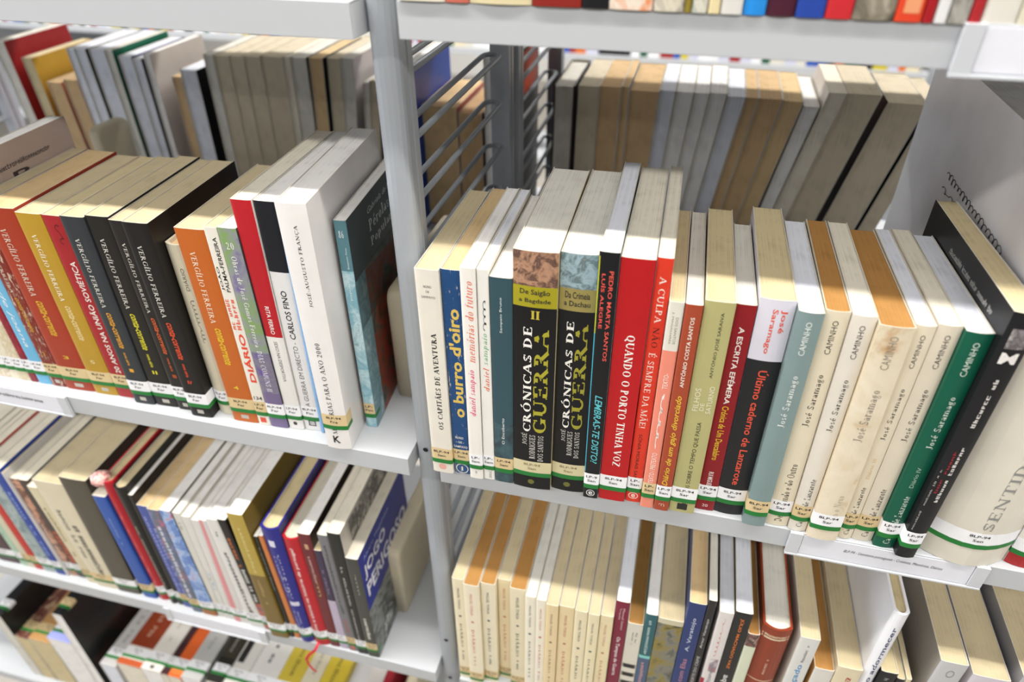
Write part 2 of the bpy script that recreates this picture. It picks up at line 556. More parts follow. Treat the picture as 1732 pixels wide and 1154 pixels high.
def build_book(row, z, S, group, facing='front', rz=0.0):
    key, bl, br, tl, tr, h, y0, d = row
    s = S
    hard = s.get('hd', False)
    ct = 0.0022 if hard else 0.0006
    t = (br - bl + tr - tl) / 2
    cx = (bl + br) / 2
    if facing == 'front':
        a0, a1, c0, c1 = bl - cx, br - cx, tl - cx, tr - cx
        root = empty('hardback_book' if hard else 'paperback_book', (cx, y0, z + SHELF_FLOOR), math.radians(rz))
    elif facing == 'back':               # fore-edge towards the near aisle
        a0, a1, c0, c1 = -(br - cx), -(bl - cx), -(tr - cx), -(tl - cx)
        root = empty('hardback_book' if hard else 'paperback_book', (cx, y0 + d, z + SHELF_FLOOR), math.pi + math.radians(rz))
    else:                                # lying on its fore-edge, spine up, foot towards the near aisle
        a0, a1, c0, c1 = bl - cx, br - cx, tl - cx, tr - cx
        root = empty('hardback_book' if hard else 'paperback_book', (cx, y0, z + d + SHELF_FLOOR), 0, -math.pi / 2)
    tag(root, s['lb'], 'book', group)
    b = s.get('b', 0.0042 if hard else (0.0016 if s.get('rd') else 0.0009))
    pw = 2.0 if (hard or s.get('rd')) else 6.0
    taper = s.get('tp', 0.05)
    warp = s.get('wp', 0.0)
    h = h - SHELF_FLOOR

    def P(u, y, zz):
        q = zz / h
        L = a0 + (c0 - a0) * q
        R = a1 + (c1 - a1) * q
        m, hf = (L + R) / 2, (R - L) / 2 * (1 - taper * max(0.0, y) / d)
        return (m + hf * (2 * u - 1) + warp * math.sin(math.pi * min(1, max(0, y / d)) * 1.6), y, zz)

    def surf(u):
        return b * abs(2 * u - 1) ** pw

    us = [0, 0.03, 0.1, 0.22, 0.36, 0.5, 0.64, 0.78, 0.9, 0.97, 1]
    ysd = [d] if not warp else [d - (d - b) * i / 7 for i in range(7)]
    ou = min(0.3, ct / t)
    outer = [(0, y) for y in ysd] + [(u, surf(u)) for u in us] + [(1, y) for y in ysd[::-1]]
    inner = [(ou + (1 - 2 * ou) * (0 if i < len(ysd) else (1 if i >= len(ysd) + len(us) else us[i - len(ysd)])),
              (p[1] if (i < len(ysd) or i >= len(ysd) + len(us)) else p[1] + ct)) for i, p in enumerate(outer)]
    bands = s.get('bd', [])
    zs = sorted({0.0, 1.0} | {q for bb in bands for q in bb[:2]})
    mats = [M(s['sp'], s.get('wr', 0)), M(s.get('cv', s['sp']), s.get('wr', 0) * 0.5), M(s.get('cl', s.get('cv', s['sp']))), M('D8D2C4')]
    for bb in bands:
        mats.append(M(bb[2], s.get('wr', 0)))
    V, F, MI = [], [], []
    n = len(outer)
    for q in zs:
        V += [P(u, y, q * h) for u, y in outer]
    base_in = len(V)
    for q in (0.0, 1.0):
        V += [P(u, y, q * h) for u, y in inner]
    ns = len(ysd)
    for k in range(len(zs) - 1):
        mid = (zs[k] + zs[k + 1]) / 2
        bi = 0
        for j, bb in enumerate(bands):
            if bb[0] < mid < bb[1]:
                bi = 4 + j
        for i in range(n - 1):
            F.append((k * n + i, k * n + i + 1, (k + 1) * n + i + 1, (k + 1) * n + i))
            if i < ns:
                MI.append(bi if (bi and s.get('wrap')) else 2)
            elif i >= n - 1 - ns:
                MI.append(bi if (bi and s.get('wrap')) else 1)
            else:
                MI.append(bi)
    top = (len(zs) - 1) * n
    for i in range(n - 1):
        F.append((base_in + n + i, base_in + n + i + 1, base_in + i + 1, base_in + i)); MI.append(3)
        F.append((top + i, top + i + 1, base_in + n + i + 1, base_in + n + i)); MI.append(3 if not hard else 0)
        F.append((i + 1, i, base_in + i, base_in + i + 1)); MI.append(3 if not hard else 0)
    for i in (0, n - 1):
        col = [k * n + i for k in range(len(zs))]
        F.append(tuple(col + [base_in + n + i, base_in + i])); MI.append(3 if not hard else 1)
    me = mesh('cover', V, F, MI)
    link('cover', me, mats, root)
    # pages
    lo, hi = (0.003, h - 0.0032) if hard else (0.0003, h - 0.0007)
    yb = d - (0.004 if hard else 0.0008)
    pu0, pu1 = ou + 0.004, 1 - ou - 0.004
    fe = s.get('fe', 0.0)
    prof = [(pu0, yb), ] + [(pu0, d - (d - b) * i / 7) for i in range(1, 7) if warp] + \
           [(pu0 + (pu1 - pu0) * u, surf(u) + ct + 0.0003) for u in us] + \
           [(pu1, d - (d - b) * i / 7) for i in range(6, 0, -1) if warp] + [(pu1, yb)]
    if hard:
        prof += [(pu1 - (pu1 - pu0) * q, yb - 0.004 * math.sin(math.pi * q)) for q in (0.25, 0.5, 0.75)]
    V, F = [], []
    for zz in (lo, hi):
        V += [P(u, y, zz) for u, y in prof]
    m = len(prof)
    for i in range(m):
        j = (i + 1) % m
        F.append((i, j, m + j, m + i))
    F.append(tuple(range(m - 1, -1, -1)))
    F.append(tuple(range(m, 2 * m)))
    link('page_block', mesh('page_block', V, F), page_mat(s.get('pg', 'c')), root)

    def put_spine(name, shp, zz0, zz1, u0, u1, direction, mat, parent, lift=0.00012):
        vs, fs = shp
        VV = []
        for tx, ty in vs:
            if direction == 'U':
                zq = zz0 + tx * (zz1 - zz0); u = u1 - ty * (u1 - u0)
            elif direction == 'D':
                zq = zz1 - tx * (zz1 - zz0); u = u0 + ty * (u1 - u0)
            else:
                zq = zz0 + ty * (zz1 - zz0); u = u0 + tx * (u1 - u0)
            x, y, q = P(u, surf(u) - lift, zq)
            VV.append((x, y, q))
        return link(name, mesh(name, VV, fs), mat, parent)

    # shelf-mark label wrapped round the foot of the spine
    L = s.get('lab')
    if L:
        pap = {'w': 'F1F1F4', 't': 'D9C192', 'f': 'D2C8A0'}[L[0]]
        base = s.get('lz', 0.0118)
        hh = 0.0175

        def wrap(name, za, zb, lift, mat, parent, back):
            pts = [(0, b + back)] + [(u, surf(u)) for u in us] + [(1, b + back)]
            V, F = [], []
            for zq in (za, zb):
                for i, (u, y) in enumerate(pts):
                    x, yy, q = P(u, y, zq)
                    sl = lift * 0.33
                    sx = -sl if u == 0 else (sl if u == 1 else 0)
                    V.append((x + sx, yy - (lift if 0 <= i <= len(pts) else 0), q))
            k = len(pts)
            for i in range(k - 1):
                F.append((i, i + 1, k + i + 1, k + i))
            return link(name, mesh(name, V, F), mat, parent)
        back = s.get('lw', 0.012)
        lab = wrap('spine_label', base, base + hh, 0.0003, plain_mat('label_paper_' + pap, pap, 0.6), root, back)
        wrap('label_stripe', base, base + 0.0048, 0.0004, plain_mat('label_green', '17772F' if L[0] != 'f' else '5F8A58', 0.5), lab, back)
        cw = 0.0026
        for txt, zc in (('8LP-94', 0.0138), (L[1:], 0.0093)):
            k = max(2, min(len(txt), int((t - 0.0012) / cw)))
            if k < len(txt):
                txt = txt[1:1 + k] if len(txt) > 4 else txt[:k]
            wd = len(txt) * cw * 0.92 / t
            ic = '1E1E22' if L[0] != 'f' else '8A7C58'
            put_spine('label_text', text_shape(txt, 'b'), base + zc - 0.00135, base + zc + 0.00135, 0.5 - wd / 2, 0.5 + wd / 2, 'H', ink(ic), lab, 0.00045)
    for it in s.get('tx', []):
        txt, dr, q0, q1, u0, u1, hx = it[:7]
        fl = it[7] if len(it) > 7 else ''
        put_spine('spine_lettering', shape_of(txt, fl), q0 * h, q1 * h, u0, u1, dr, ink(hx), root)
    # patches on the spine: flat printed blocks (z0,z1,u0,u1,colour)
    for q0, q1, u0, u1, hx in s.get('pt', []):
        nu = [u0 + (u1 - u0) * i / 6 for i in range(7)]
        V, F = [], []
        for q in (q0, q1):
            V += [P(u, surf(u) - 0.00008, q * h) for u in nu]
        for i in range(6):
            F.append((i, i + 1, 8 + i, 7 + i))
        link('spine_patch', mesh('spine_patch', V, F), M(hx), root)
    # discs on the spine (z, u, radius m, colour)
    for q, u, r, hx in s.get('ds', []):
        V, F = [], []
        for i in range(20):
            a = 2 * math.pi * i / 20
            uu = u + r * math.cos(a) / t
            x, y, zq = P(uu, surf(uu) - 0.0001, q * h + r * math.sin(a))
            V.append((x, y, zq))
        F.append(tuple(range(20)))
        link('spine_emblem', mesh('spine_emblem', V, F), ink(hx), root)
    # print on the covers (side, text, y0, y1, z0, z1, colour, flags), fractions of width and height
    for it in s.get('sd', []):
        side, txt, y0f, y1f, q0, q1, hx = it[:7]
        fl = it[7] if len(it) > 7 else ''
        if fl == 'patch':
            vs, fs = [(0, 0), (1, 0), (1, 1), (0, 1)], [(0, 1, 2, 3)]
            mat = M(hx)
            nm = 'cover_picture'
            lift = 0.00012
        else:
            vs, fs = shape_of(txt, fl)
            mat = ink(hx)
            nm = 'cover_lettering'
            lift = 0.0003
        V = []
        for tx, ty in vs:
            yy = (y0f + tx * (y1f - y0f)) * d
            x, y, q = P(1 if side == 'R' else 0, yy, (q0 + ty * (q1 - q0)) * h)
            V.append((x + (lift if side == 'R' else -lift), y, q))
        link(nm, mesh(nm, V, fs), mat, root)
    return root

# ------------------------------------------------------------------ where each book stands
# key, left and right edge at the foot, left and right edge at the head, height, spine distance, width of the cover (metres)
ROW_RIGHT = [
('R1',-0.0858,-0.0674,-0.0855,-0.0670,0.2079,-0.0079,0.1440),
('R2',-0.0668,-0.0521,-0.0664,-0.0514,0.2085,-0.0051,0.1480),
('R3',-0.0515,-0.0399,-0.0508,-0.0393,0.2132,-0.0078,0.1440),
('R4',-0.0393,-0.0296,-0.0387,-0.0300,0.2124,-0.0060,0.1440),
('R5',-0.0290,-0.0127,-0.0294,-0.0123,0.2078,-0.0062,0.1440),
('R6',-0.0121,0.0200,-0.0117,0.0205,0.2324,-0.0074,0.1500),
('R7',0.0206,0.0482,0.0211,0.0469,0.2321,-0.0032,0.1500),
('R8',0.0488,0.0611,0.0475,0.0613,0.2376,-0.0060,0.1630),
('R9',0.0617,0.0838,0.0619,0.0850,0.2343,-0.0042,0.1620),
('R10',0.0844,0.0966,0.0856,0.0962,0.2356,-0.0016,0.1630),
('R11',0.0972,0.1079,0.0968,0.1073,0.2051,-0.0049,0.1480),
('R12',0.1085,0.1205,0.1079,0.1196,0.2050,-0.0053,0.1480),
('R13',0.1211,0.1415,0.1202,0.1404,0.2085,-0.0032,0.1480),
('R14',0.1421,0.1574,0.1410,0.1547,0.2044,0.0040,0.1250),
('R15',0.1580,0.1799,0.1553,0.1790,0.2108,0.0042,0.1470),
('R16',0.1805,0.1980,0.1796,0.1959,0.2087,-0.0035,0.1390),
('R17',0.1986,0.2160,0.1965,0.2123,0.2094,0.0014,0.1380),
('R18',0.2166,0.2301,0.2129,0.2283,0.2094,-0.0005,0.1400),
('R19',0.2307,0.2532,0.2289,0.2506,0.2071,-0.0051,0.1400),
('R20',0.2538,0.2651,0.2512,0.2639,0.2071,0.0007,0.1400),
('R21',0.2657,0.2806,0.2645,0.2791,0.2088,0.0018,0.1380),
('R22',0.2812,0.2961,0.2797,0.2964,0.2079,-0.0014,0.1360),
('R23',0.2967,0.3103,0.2970,0.3144,0.2291,-0.0076,0.1630),
('R24',0.3159,0.3766,0.3150,0.3766,0.3030,-0.0044,0.3400),
('R25',0.3772,0.4024,0.3772,0.4024,0.2800,0.0041,0.2000),
]
ROW_LEFT = [
('L1',-0.5801,-0.5630,-0.5801,-0.5630,0.2040,0.0120,0.1380),
('L2',-0.5624,-0.5518,-0.5624,-0.5518,0.2040,0.0120,0.1380),
('L2b',-0.5512,-0.5385,-0.5512,-0.5385,0.2040,0.0120,0.1380),
('L3',-0.5379,-0.5284,-0.5379,-0.5284,0.2040,0.0120,0.1380),
('L3b',-0.5278,-0.5116,-0.5278,-0.5116,0.2350,0.0120,0.1420),
('L4',-0.5110,-0.4932,-0.5110,-0.4932,0.2040,0.0120,0.1380),
('L5',-0.4926,-0.4591,-0.4926,-0.4591,0.2040,0.0120,0.1380),
('L6',-0.4584,-0.4321,-0.4584,-0.4327,0.2016,0.0126,0.1380),
('L7',-0.4315,-0.4095,-0.4321,-0.4086,0.2018,0.0137,0.1380),
('L8',-0.4089,-0.3866,-0.4080,-0.3847,0.2056,0.0092,0.1380),
('L9',-0.3860,-0.3603,-0.3841,-0.3616,0.2076,0.0115,0.1380),
('L10',-0.3597,-0.3419,-0.3610,-0.3438,0.2061,0.0111,0.1380),
('L11',-0.3413,-0.3189,-0.3432,-0.3192,0.2092,0.0058,0.1380),
('L12',-0.3183,-0.2978,-0.3186,-0.2982,0.1870,0.0151,0.1300),
('L13',-0.2972,-0.2708,-0.2976,-0.2705,0.2073,0.0097,0.1380),
('L14',-0.2702,-0.2580,-0.2699,-0.2581,0.2108,0.0099,0.1380),
('L15',-0.2574,-0.2394,-0.2575,-0.2410,0.2118,0.0102,0.1380),
('L16',-0.2388,-0.2240,-0.2404,-0.2228,0.2368,0.0122,0.1590),
('L17',-0.2234,-0.2068,-0.2222,-0.2033,0.2365,0.0147,0.1590),
('L17b',-0.2060,-0.2030,-0.2026,-0.1998,0.2320,0.0130,0.0850),
('L18',-0.1910,-0.1681,-0.1920,-0.1676,0.2459,-0.0029,0.1650),
('L19',-0.1675,-0.1570,-0.1670,-0.1565,0.2177,0.0323,0.1550),
]
ROW_LEFT_LOW = [
('T1',-0.7641,-0.7275,-0.7701,-0.7335,0.2000,0.0080,0.1400),
('T2',-0.7269,-0.7157,-0.7329,-0.7217,0.2000,0.0080,0.1400),
('T2b',-0.7151,-0.7037,-0.7211,-0.7097,0.2000,0.0080,0.1400),
('T3',-0.7031,-0.6897,-0.7091,-0.6957,0.2030,0.0080,0.1400),
('T4',-0.6891,-0.6680,-0.6951,-0.6740,0.2000,0.0080,0.1400),
('T5',-0.6674,-0.6523,-0.6734,-0.6583,0.2050,0.0080,0.1400),
('T5b',-0.6517,-0.6483,-0.6577,-0.6546,0.2000,0.0080,0.1400),
('T6',-0.6477,-0.6365,-0.6540,-0.6419,0.1899,0.0108,0.1420),
('T7',-0.6359,-0.6171,-0.6413,-0.6274,0.1904,0.0112,0.1420),
('T8',-0.6165,-0.6002,-0.6268,-0.6094,0.1859,0.0075,0.1420),
('T9',-0.5996,-0.5669,-0.6088,-0.5659,0.2042,0.0058,0.1420),
('T10',-0.5663,-0.5335,-0.5653,-0.5282,0.2195,0.0061,0.1420),
('T11',-0.5263,-0.5076,-0.5276,-0.5097,0.1978,0.0061,0.1420),
('T12',-0.5070,-0.4882,-0.5091,-0.4928,0.2236,0.0077,0.1420),
('T13',-0.4876,-0.4752,-0.4922,-0.4743,0.2201,0.0058,0.1420),
('T14',-0.4746,-0.4661,-0.4737,-0.4678,0.2115,0.0070,0.1420),
('T15',-0.4655,-0.4508,-0.4672,-0.4508,0.1976,0.0061,0.1420),
('T16',-0.4502,-0.4353,-0.4502,-0.4338,0.1994,0.0027,0.1420),
('T17',-0.4347,-0.4138,-0.4332,-0.4182,0.2023,0.0026,0.1420),
('T18a',-0.4132,-0.4044,-0.4176,-0.4074,0.2005,0.0041,0.1420),
('T18b',-0.4038,-0.3972,-0.4068,-0.3957,0.1975,0.0041,0.1420),
('T18c',-0.3966,-0.3894,-0.3951,-0.3840,0.1945,0.0041,0.1420),
('T19',-0.3888,-0.3669,-0.3834,-0.3722,0.1984,0.0036,0.1420),
('T20',-0.3663,-0.3453,-0.3716,-0.3568,0.2055,0.0025,0.1420),
('T21',-0.3447,-0.3326,-0.3562,-0.3453,0.2090,0.0026,0.1420),
('T22',-0.3320,-0.3087,-0.3343,-0.3154,0.2318,-0.0032,0.1420),
('T23',-0.3081,-0.3025,-0.3125,-0.3078,0.1949,0.0005,0.1420),
('T24',-0.3019,-0.2942,-0.3072,-0.3012,0.1967,0.0012,0.1420),
('T25',-0.2936,-0.2754,-0.3007,-0.2779,0.2152,-0.0014,0.1420),
('T26',-0.2748,-0.2531,-0.2773,-0.2570,0.2033,0.0000,0.1420),
('T27',-0.2525,-0.2404,-0.2564,-0.2415,0.2152,0.0022,0.1420),
('T28',-0.2398,-0.2282,-0.2409,-0.2324,0.1909,0.0023,0.1420),
('T29',-0.2276,-0.2158,-0.2318,-0.2199,0.2201,0.0023,0.1420),
('T30',-0.2152,-0.2018,-0.2193,-0.2039,0.2282,0.0015,0.1420),
('T31',-0.2012,-0.1865,-0.2033,-0.1886,0.1911,0.0010,0.1420),
]
ROW_RIGHT_LOW = [
('D1',-0.0831,-0.0698,-0.0831,-0.0698,0.1920,0.0040,0.1350),
('D2',-0.0692,-0.0529,-0.0692,-0.0529,0.1920,-0.0000,0.1350),
('D3',-0.0523,-0.0366,-0.0523,-0.0366,0.1920,0.0060,0.1350),
('D4',-0.0360,-0.0216,-0.0360,-0.0216,0.1920,0.0149,0.1350),
('D5',-0.0210,-0.0036,-0.0210,-0.0036,0.1920,0.0076,0.1350),
('D6',-0.0030,0.0082,-0.0030,0.0082,0.1920,0.0017,0.1350),
('D7',0.0088,0.0194,0.0088,0.0194,0.1920,0.0005,0.1350),
('D8',0.0200,0.0324,0.0200,0.0324,0.1920,-0.0025,0.1350),
('D9',0.0330,0.0486,0.0330,0.0486,0.1920,-0.0006,0.1350),
('D10',0.0492,0.0624,0.0492,0.0624,0.1920,-0.0021,0.1350),
('D11',0.0630,0.0745,0.0630,0.0745,0.1920,-0.0027,0.1350),
('D12',0.0751,0.0880,0.0751,0.0880,0.1920,-0.0011,0.1350),
('E1',0.0886,0.1019,0.0886,0.1019,0.2147,0.0030,0.1500),
('E2',0.1025,0.1179,0.1025,0.1179,0.1831,0.0030,0.1500),
('E3',0.1185,0.1300,0.1185,0.1300,0.2041,0.0030,0.1500),
('E4',0.1306,0.1551,0.1306,0.1551,0.2021,0.0030,0.1500),
('E5',0.1557,0.1717,0.1557,0.1717,0.2366,0.0030,0.1500),
('E6',0.1723,0.1797,0.1723,0.1797,0.2456,0.0030,0.1500),
('E7',0.1838,0.1974,0.1838,0.1974,0.2319,0.0030,0.1500),
('E8',0.1980,0.2135,0.1980,0.2135,0.2370,0.0030,0.1500),
('E9',0.2141,0.2249,0.2141,0.2249,0.2078,0.0030,0.1500),
('E10',0.2255,0.2520,0.2255,0.2520,0.2214,0.0030,0.1500),
('E11',0.2591,0.2765,0.2591,0.2765,0.2197,0.0030,0.1500),
('E12',0.2812,0.2991,0.2812,0.2991,0.1765,0.0030,0.1500),
('E13',0.2997,0.3216,0.2997,0.3216,0.1870,0.0030,0.1500),
('E14',0.3222,0.3351,0.3222,0.3351,0.2798,0.0030,0.1500),
('E15',0.3357,0.3504,0.3357,0.3504,0.1941,0.0030,0.1500),
('E16',0.3510,0.3577,0.3510,0.3577,0.1881,0.0030,0.1500),
('E17',0.3583,0.3627,0.3583,0.3627,0.1903,0.0030,0.1500),
('E18',0.3751,0.3978,0.3751,0.3978,0.2283,0.0030,0.1500),
('E19',0.4042,0.4346,0.4042,0.4346,0.2183,0.0030,0.1500),
('E20',0.4400,0.4700,0.4400,0.4700,0.2300,0.0030,0.1600),
]
ROW_TOP = [
('U0a',-0.0810,-0.0525,-0.0810,-0.0525,0.2050,-0.0020,0.1400),
('U0b',-0.0519,-0.0381,-0.0519,-0.0381,0.2050,-0.0020,0.1400),
('U1',-0.0375,-0.0014,-0.0375,-0.0014,0.2050,-0.0020,0.1400),
('U2',-0.0008,0.0267,-0.0008,0.0267,0.2050,-0.0020,0.1400),
('U3',0.0273,0.0416,0.0273,0.0416,0.2050,-0.0020,0.1400),
('U4',0.0422,0.0655,0.0422,0.0655,0.2050,-0.0020,0.1400),
('U5',0.0661,0.0820,0.0661,0.0820,0.2050,-0.0020,0.1400),
('U5b',0.0826,0.0858,0.0826,0.0858,0.2050,-0.0020,0.1400),
('U6',0.0864,0.0942,0.0864,0.0942,0.2050,-0.0020,0.1400),
('U7',0.0948,0.1007,0.0948,0.1007,0.2050,-0.0020,0.1400),
('U8',0.1013,0.1121,0.1013,0.1121,0.2050,-0.0020,0.1400),
('U9',0.1127,0.1239,0.1127,0.1239,0.2050,-0.0020,0.1400),
('U10',0.1245,0.1384,0.1245,0.1384,0.2050,-0.0020,0.1400),
('U11',0.1390,0.1528,0.1390,0.1528,0.2050,-0.0020,0.1400),
('U12',0.1534,0.1660,0.1534,0.1660,0.2050,-0.0020,0.1400),
('U13',0.1666,0.1858,0.1666,0.1858,0.2050,-0.0020,0.1400),
('U14',0.1864,0.1989,0.1864,0.1989,0.2050,-0.0020,0.1400),
('U15',0.1995,0.2041,0.1995,0.2041,0.2050,-0.0020,0.1400),
('U16',0.2047,0.2103,0.2047,0.2103,0.2050,-0.0020,0.1400),
('U17',0.2109,0.2197,0.2109,0.2197,0.2050,-0.0020,0.1400),
('U18',0.2203,0.2254,0.2203,0.2254,0.2050,-0.0020,0.1400),
('U19',0.2260,0.2409,0.2260,0.2409,0.2050,-0.0020,0.1400),
('U20',0.2415,0.2532,0.2415,0.2532,0.2050,-0.0020,0.1400),
]
ROW_BACK_LEFT = [
('B1',-0.9486,-0.9294,-0.9563,-0.9372,0.2109,0.4900,0.1300),
('B2',-0.9083,-0.8900,-0.9152,-0.8969,0.1890,0.4900,0.1300),
('B3',-0.8786,-0.8527,-0.8843,-0.8584,0.1550,0.4900,0.1300),
('B4',-0.8463,-0.8199,-0.8522,-0.8264,0.1606,0.4900,0.1300),
('B5',-0.8193,-0.8050,-0.8258,-0.8115,0.2069,0.4900,0.1300),
('B6',-0.8044,-0.7868,-0.8109,-0.7920,0.2073,0.4900,0.1300),
('B7',-0.7812,-0.7557,-0.7860,-0.7589,0.2079,0.4900,0.1300),
('B8',-0.7551,-0.7426,-0.7583,-0.7449,0.2085,0.4900,0.1300),
('B9',-0.7358,-0.7141,-0.7376,-0.7145,0.2009,0.4900,0.1300),
('B10',-0.7135,-0.6994,-0.7139,-0.6988,0.1982,0.4900,0.1300),
('B11',-0.6943,-0.6838,-0.6933,-0.6821,0.2058,0.4900,0.1300),
('B12',-0.6575,-0.6417,-0.6546,-0.6379,0.1766,0.4900,0.1300),
('B13',-0.6411,-0.6146,-0.6373,-0.6103,0.1876,0.4900,0.1300),
('B14',-0.5973,-0.5818,-0.5922,-0.5764,0.2110,0.4900,0.1300),
('B15',-0.5812,-0.5578,-0.5758,-0.5521,0.2108,0.4900,0.1300),
('B16',-0.5572,-0.5344,-0.5515,-0.5284,0.2113,0.4900,0.1300),
('B17',-0.5338,-0.5084,-0.5278,-0.5019,0.2126,0.4900,0.1300),
('B18',-0.5078,-0.4737,-0.5013,-0.4667,0.2143,0.4900,0.1300),
('B19',-0.4731,-0.4624,-0.4661,-0.4546,0.2148,0.4900,0.1300),
('B20',-0.4618,-0.4392,-0.4540,-0.4303,0.2150,0.4900,0.1300),
('B21',-0.4386,-0.4187,-0.4259,-0.4054,0.2157,0.4900,0.1300),
('B22',-0.4125,-0.3955,-0.3983,-0.3789,0.2171,0.4900,0.1300),
('B23',-0.3949,-0.3779,-0.3783,-0.3592,0.2183,0.4900,0.1300),
('B24',-0.3655,-0.3565,-0.3495,-0.3404,0.1870,0.4900,0.1300),
('B25',-0.3559,-0.3426,-0.3398,-0.3263,0.1901,0.4900,0.1300),
('B26',-0.3180,-0.2920,-0.3180,-0.2920,0.1700,0.4700,0.1300),
('B27',-0.2760,-0.2560,-0.2760,-0.2560,0.2220,0.4400,0.1500),
('B28',-0.2545,-0.2060,-0.2545,-0.2060,0.1720,0.4600,0.1300),
('B29',-0.2040,-0.1720,-0.2040,-0.1720,0.1660,0.4600,0.1300),
('B30',-0.1650,-0.1250,-0.1650,-0.1250,0.2400,0.4500,0.1400),
]
ROW_BACK_RIGHT = [
('C1',-0.0816,-0.0546,-0.0791,-0.0521,0.2067,0.4700,0.1300),
('C2',-0.0504,-0.0248,-0.0478,-0.0222,0.2082,0.4700,0.1300),
('C3',-0.0242,0.0025,-0.0216,0.0051,0.2092,0.4700,0.1300),
('C3b',0.0031,0.0128,0.0057,0.0153,0.2104,0.4700,0.1300),
('C4',0.0134,0.0431,0.0159,0.0517,0.2068,0.4700,0.1300),
('C5',0.0437,0.0587,0.0523,0.0712,0.2088,0.4700,0.1300),
('C6',0.0593,0.0762,0.0718,0.0930,0.2087,0.4700,0.1300),
('C7',0.0768,0.0906,0.0936,0.1111,0.2087,0.4700,0.1300),
('C8',0.0912,0.1072,0.1117,0.1316,0.2099,0.4700,0.1300),
('C9',0.1078,0.1250,0.1322,0.1533,0.2072,0.4700,0.1300),
('C10',0.1256,0.1376,0.1539,0.1683,0.2070,0.4700,0.1300),
('C11',0.1382,0.1607,0.1689,0.1957,0.2070,0.4700,0.1300),
('C12',0.1613,0.1790,0.1963,0.2191,0.2060,0.4700,0.1300),
('C13',0.1832,0.1972,0.2197,0.2375,0.2014,0.4700,0.1300),
('C14',0.1978,0.2165,0.2437,0.2637,0.2188,0.4700,0.1300),
('C15',0.2171,0.2518,0.2643,0.3009,0.2192,0.4700,0.1300),
('C16',0.2608,0.3016,0.3086,0.3505,0.2118,0.4700,0.1300),
('C17',0.3060,0.3250,0.3540,0.3720,0.2080,0.4700,0.1300),
]
ROW_SPINE_UP = [
('G1',-0.8776,-0.8580,-0.8776,-0.8580,0.2000,0.0100,0.1784),
('G2',-0.8574,-0.8297,-0.8574,-0.8297,0.2000,0.0100,0.1246),
('G3',-0.8291,-0.7840,-0.8291,-0.7840,0.2000,0.0100,0.1299),
('G4',-0.7834,-0.7363,-0.7834,-0.7363,0.2000,0.0100,0.1500),
('G5',-0.7357,-0.7181,-0.7357,-0.7181,0.2000,0.0100,0.2325),
('G6',-0.7010,-0.6714,-0.7010,-0.6714,0.2000,0.0100,0.1098),
('G7',-0.6623,-0.6174,-0.6623,-0.6174,0.2000,0.0100,0.1289),
('G8',-0.6168,-0.5821,-0.6168,-0.5821,0.2000,0.0100,0.1327),
('G9',-0.5815,-0.5700,-0.5815,-0.5700,0.2000,0.0100,0.1314),
('G10',-0.5694,-0.5463,-0.5694,-0.5463,0.2000,0.0100,0.1312),
('G11',-0.5433,-0.5100,-0.5433,-0.5100,0.2000,0.0100,0.1393),
('G12',-0.4971,-0.4733,-0.4971,-0.4733,0.2000,0.0100,0.1492),
('G13',-0.4727,-0.4418,-0.4727,-0.4418,0.2000,0.0100,0.1450),
('G13b',-0.4412,-0.3958,-0.4412,-0.3958,0.2000,0.0100,0.1450),
('G14',-0.3952,-0.3588,-0.3952,-0.3588,0.2000,0.0100,0.1450),
('G15',-0.3582,-0.3318,-0.3582,-0.3318,0.2000,0.0100,0.1450),
('G16',-0.3312,-0.2948,-0.3312,-0.2948,0.2000,0.0100,0.1450),
('G17',-0.2942,-0.2638,-0.2942,-0.2638,0.2000,0.0100,0.1300),
('G18',-0.2632,-0.2388,-0.2632,-0.2388,0.2000,0.0100,0.1450),
('G19',-0.2382,-0.2260,-0.2382,-0.2260,0.2000,0.0100,0.1450),
]
# ------------------------------------------------------------------ how each book looks
S = {}
DK = '2A2826'
S['R1'] = dict(lb='cream paperback with black lettering, first beside the grey post on the middle right shelf', sp='E4DED2', cv='E8E2D6', pg='s', lab='tSam', wr=.1,
    tx=[('OS CAPITÃES DE AVENTURA', 'U', .25, .73, .42, .72, '222222', 'bf'), ('NUNO', 'H', .925, .936, .34, .68, '4A4644'), ('DE', 'H', .905, .914, .43, .57, '4A4644'), ('SAMPAYO', 'H', .882, .892, .22, .8, '4A4644')], ds=[(.035, .5, .0035, 'E3A79A')])
S['R2'] = dict(lb='dark blue worn paperback with fat yellow lettering along its spine', sp='1F4A7C', pg='o', lab='tSam', wr=.55,
    tx=[("o burro d'oiro", 'U', .32, .84, .2, .85, 'DDBE5E', 'x'), ('NUNO', 'H', .2, .213, .2, .68, 'E8E4DA', 'b'), ('- DE -', 'H', .177, .188, .25, .7, 'E8E4DA', 'b'), ('SAMPAYO', 'H', .15, .163, .08, .9, 'E8E4DA', 'b')],
    ds=[(.03, .5, .0058, 'E6E2D8'), (.03, .5, .005, '1F4A7C')])
S['R2']['tx'].append(('1', 'H', .017, .042, .42, .58, 'E6E2D8', 'bf'))
S['R3'] = dict(lb='thin white paperback with pink and salmon italic lettering beside the blue book', sp='EDE9E2', pg='w', lab='wSam', tx=[('daniel sampaio', 'U', .345, .57, .25, .8, 'E0457C', 'fi'), ('memórias do futuro', 'U', .605, .95, .25, .8, 'E27A62', 'fi'), ('S', 'H', .03, .042, .42, .58, '555555')])
S['R4'] = dict(lb='thin white paperback with green and salmon italics and a pen scrawl', sp='ECEAE4', pg='b', lab='wSam', tx=[('daniel', 'U', .475, .585, .3, .8, 'E27A62', 'fi'), ('sampaio', 'U', .6, .74, .3, .85, '7DB68A', 'fi'), ('jorge sim', 'U', .75, .88, .3, .85, '333333', 'h'), ('DIVU-C', 'U', .01, .05, .5, .75, '444444')])
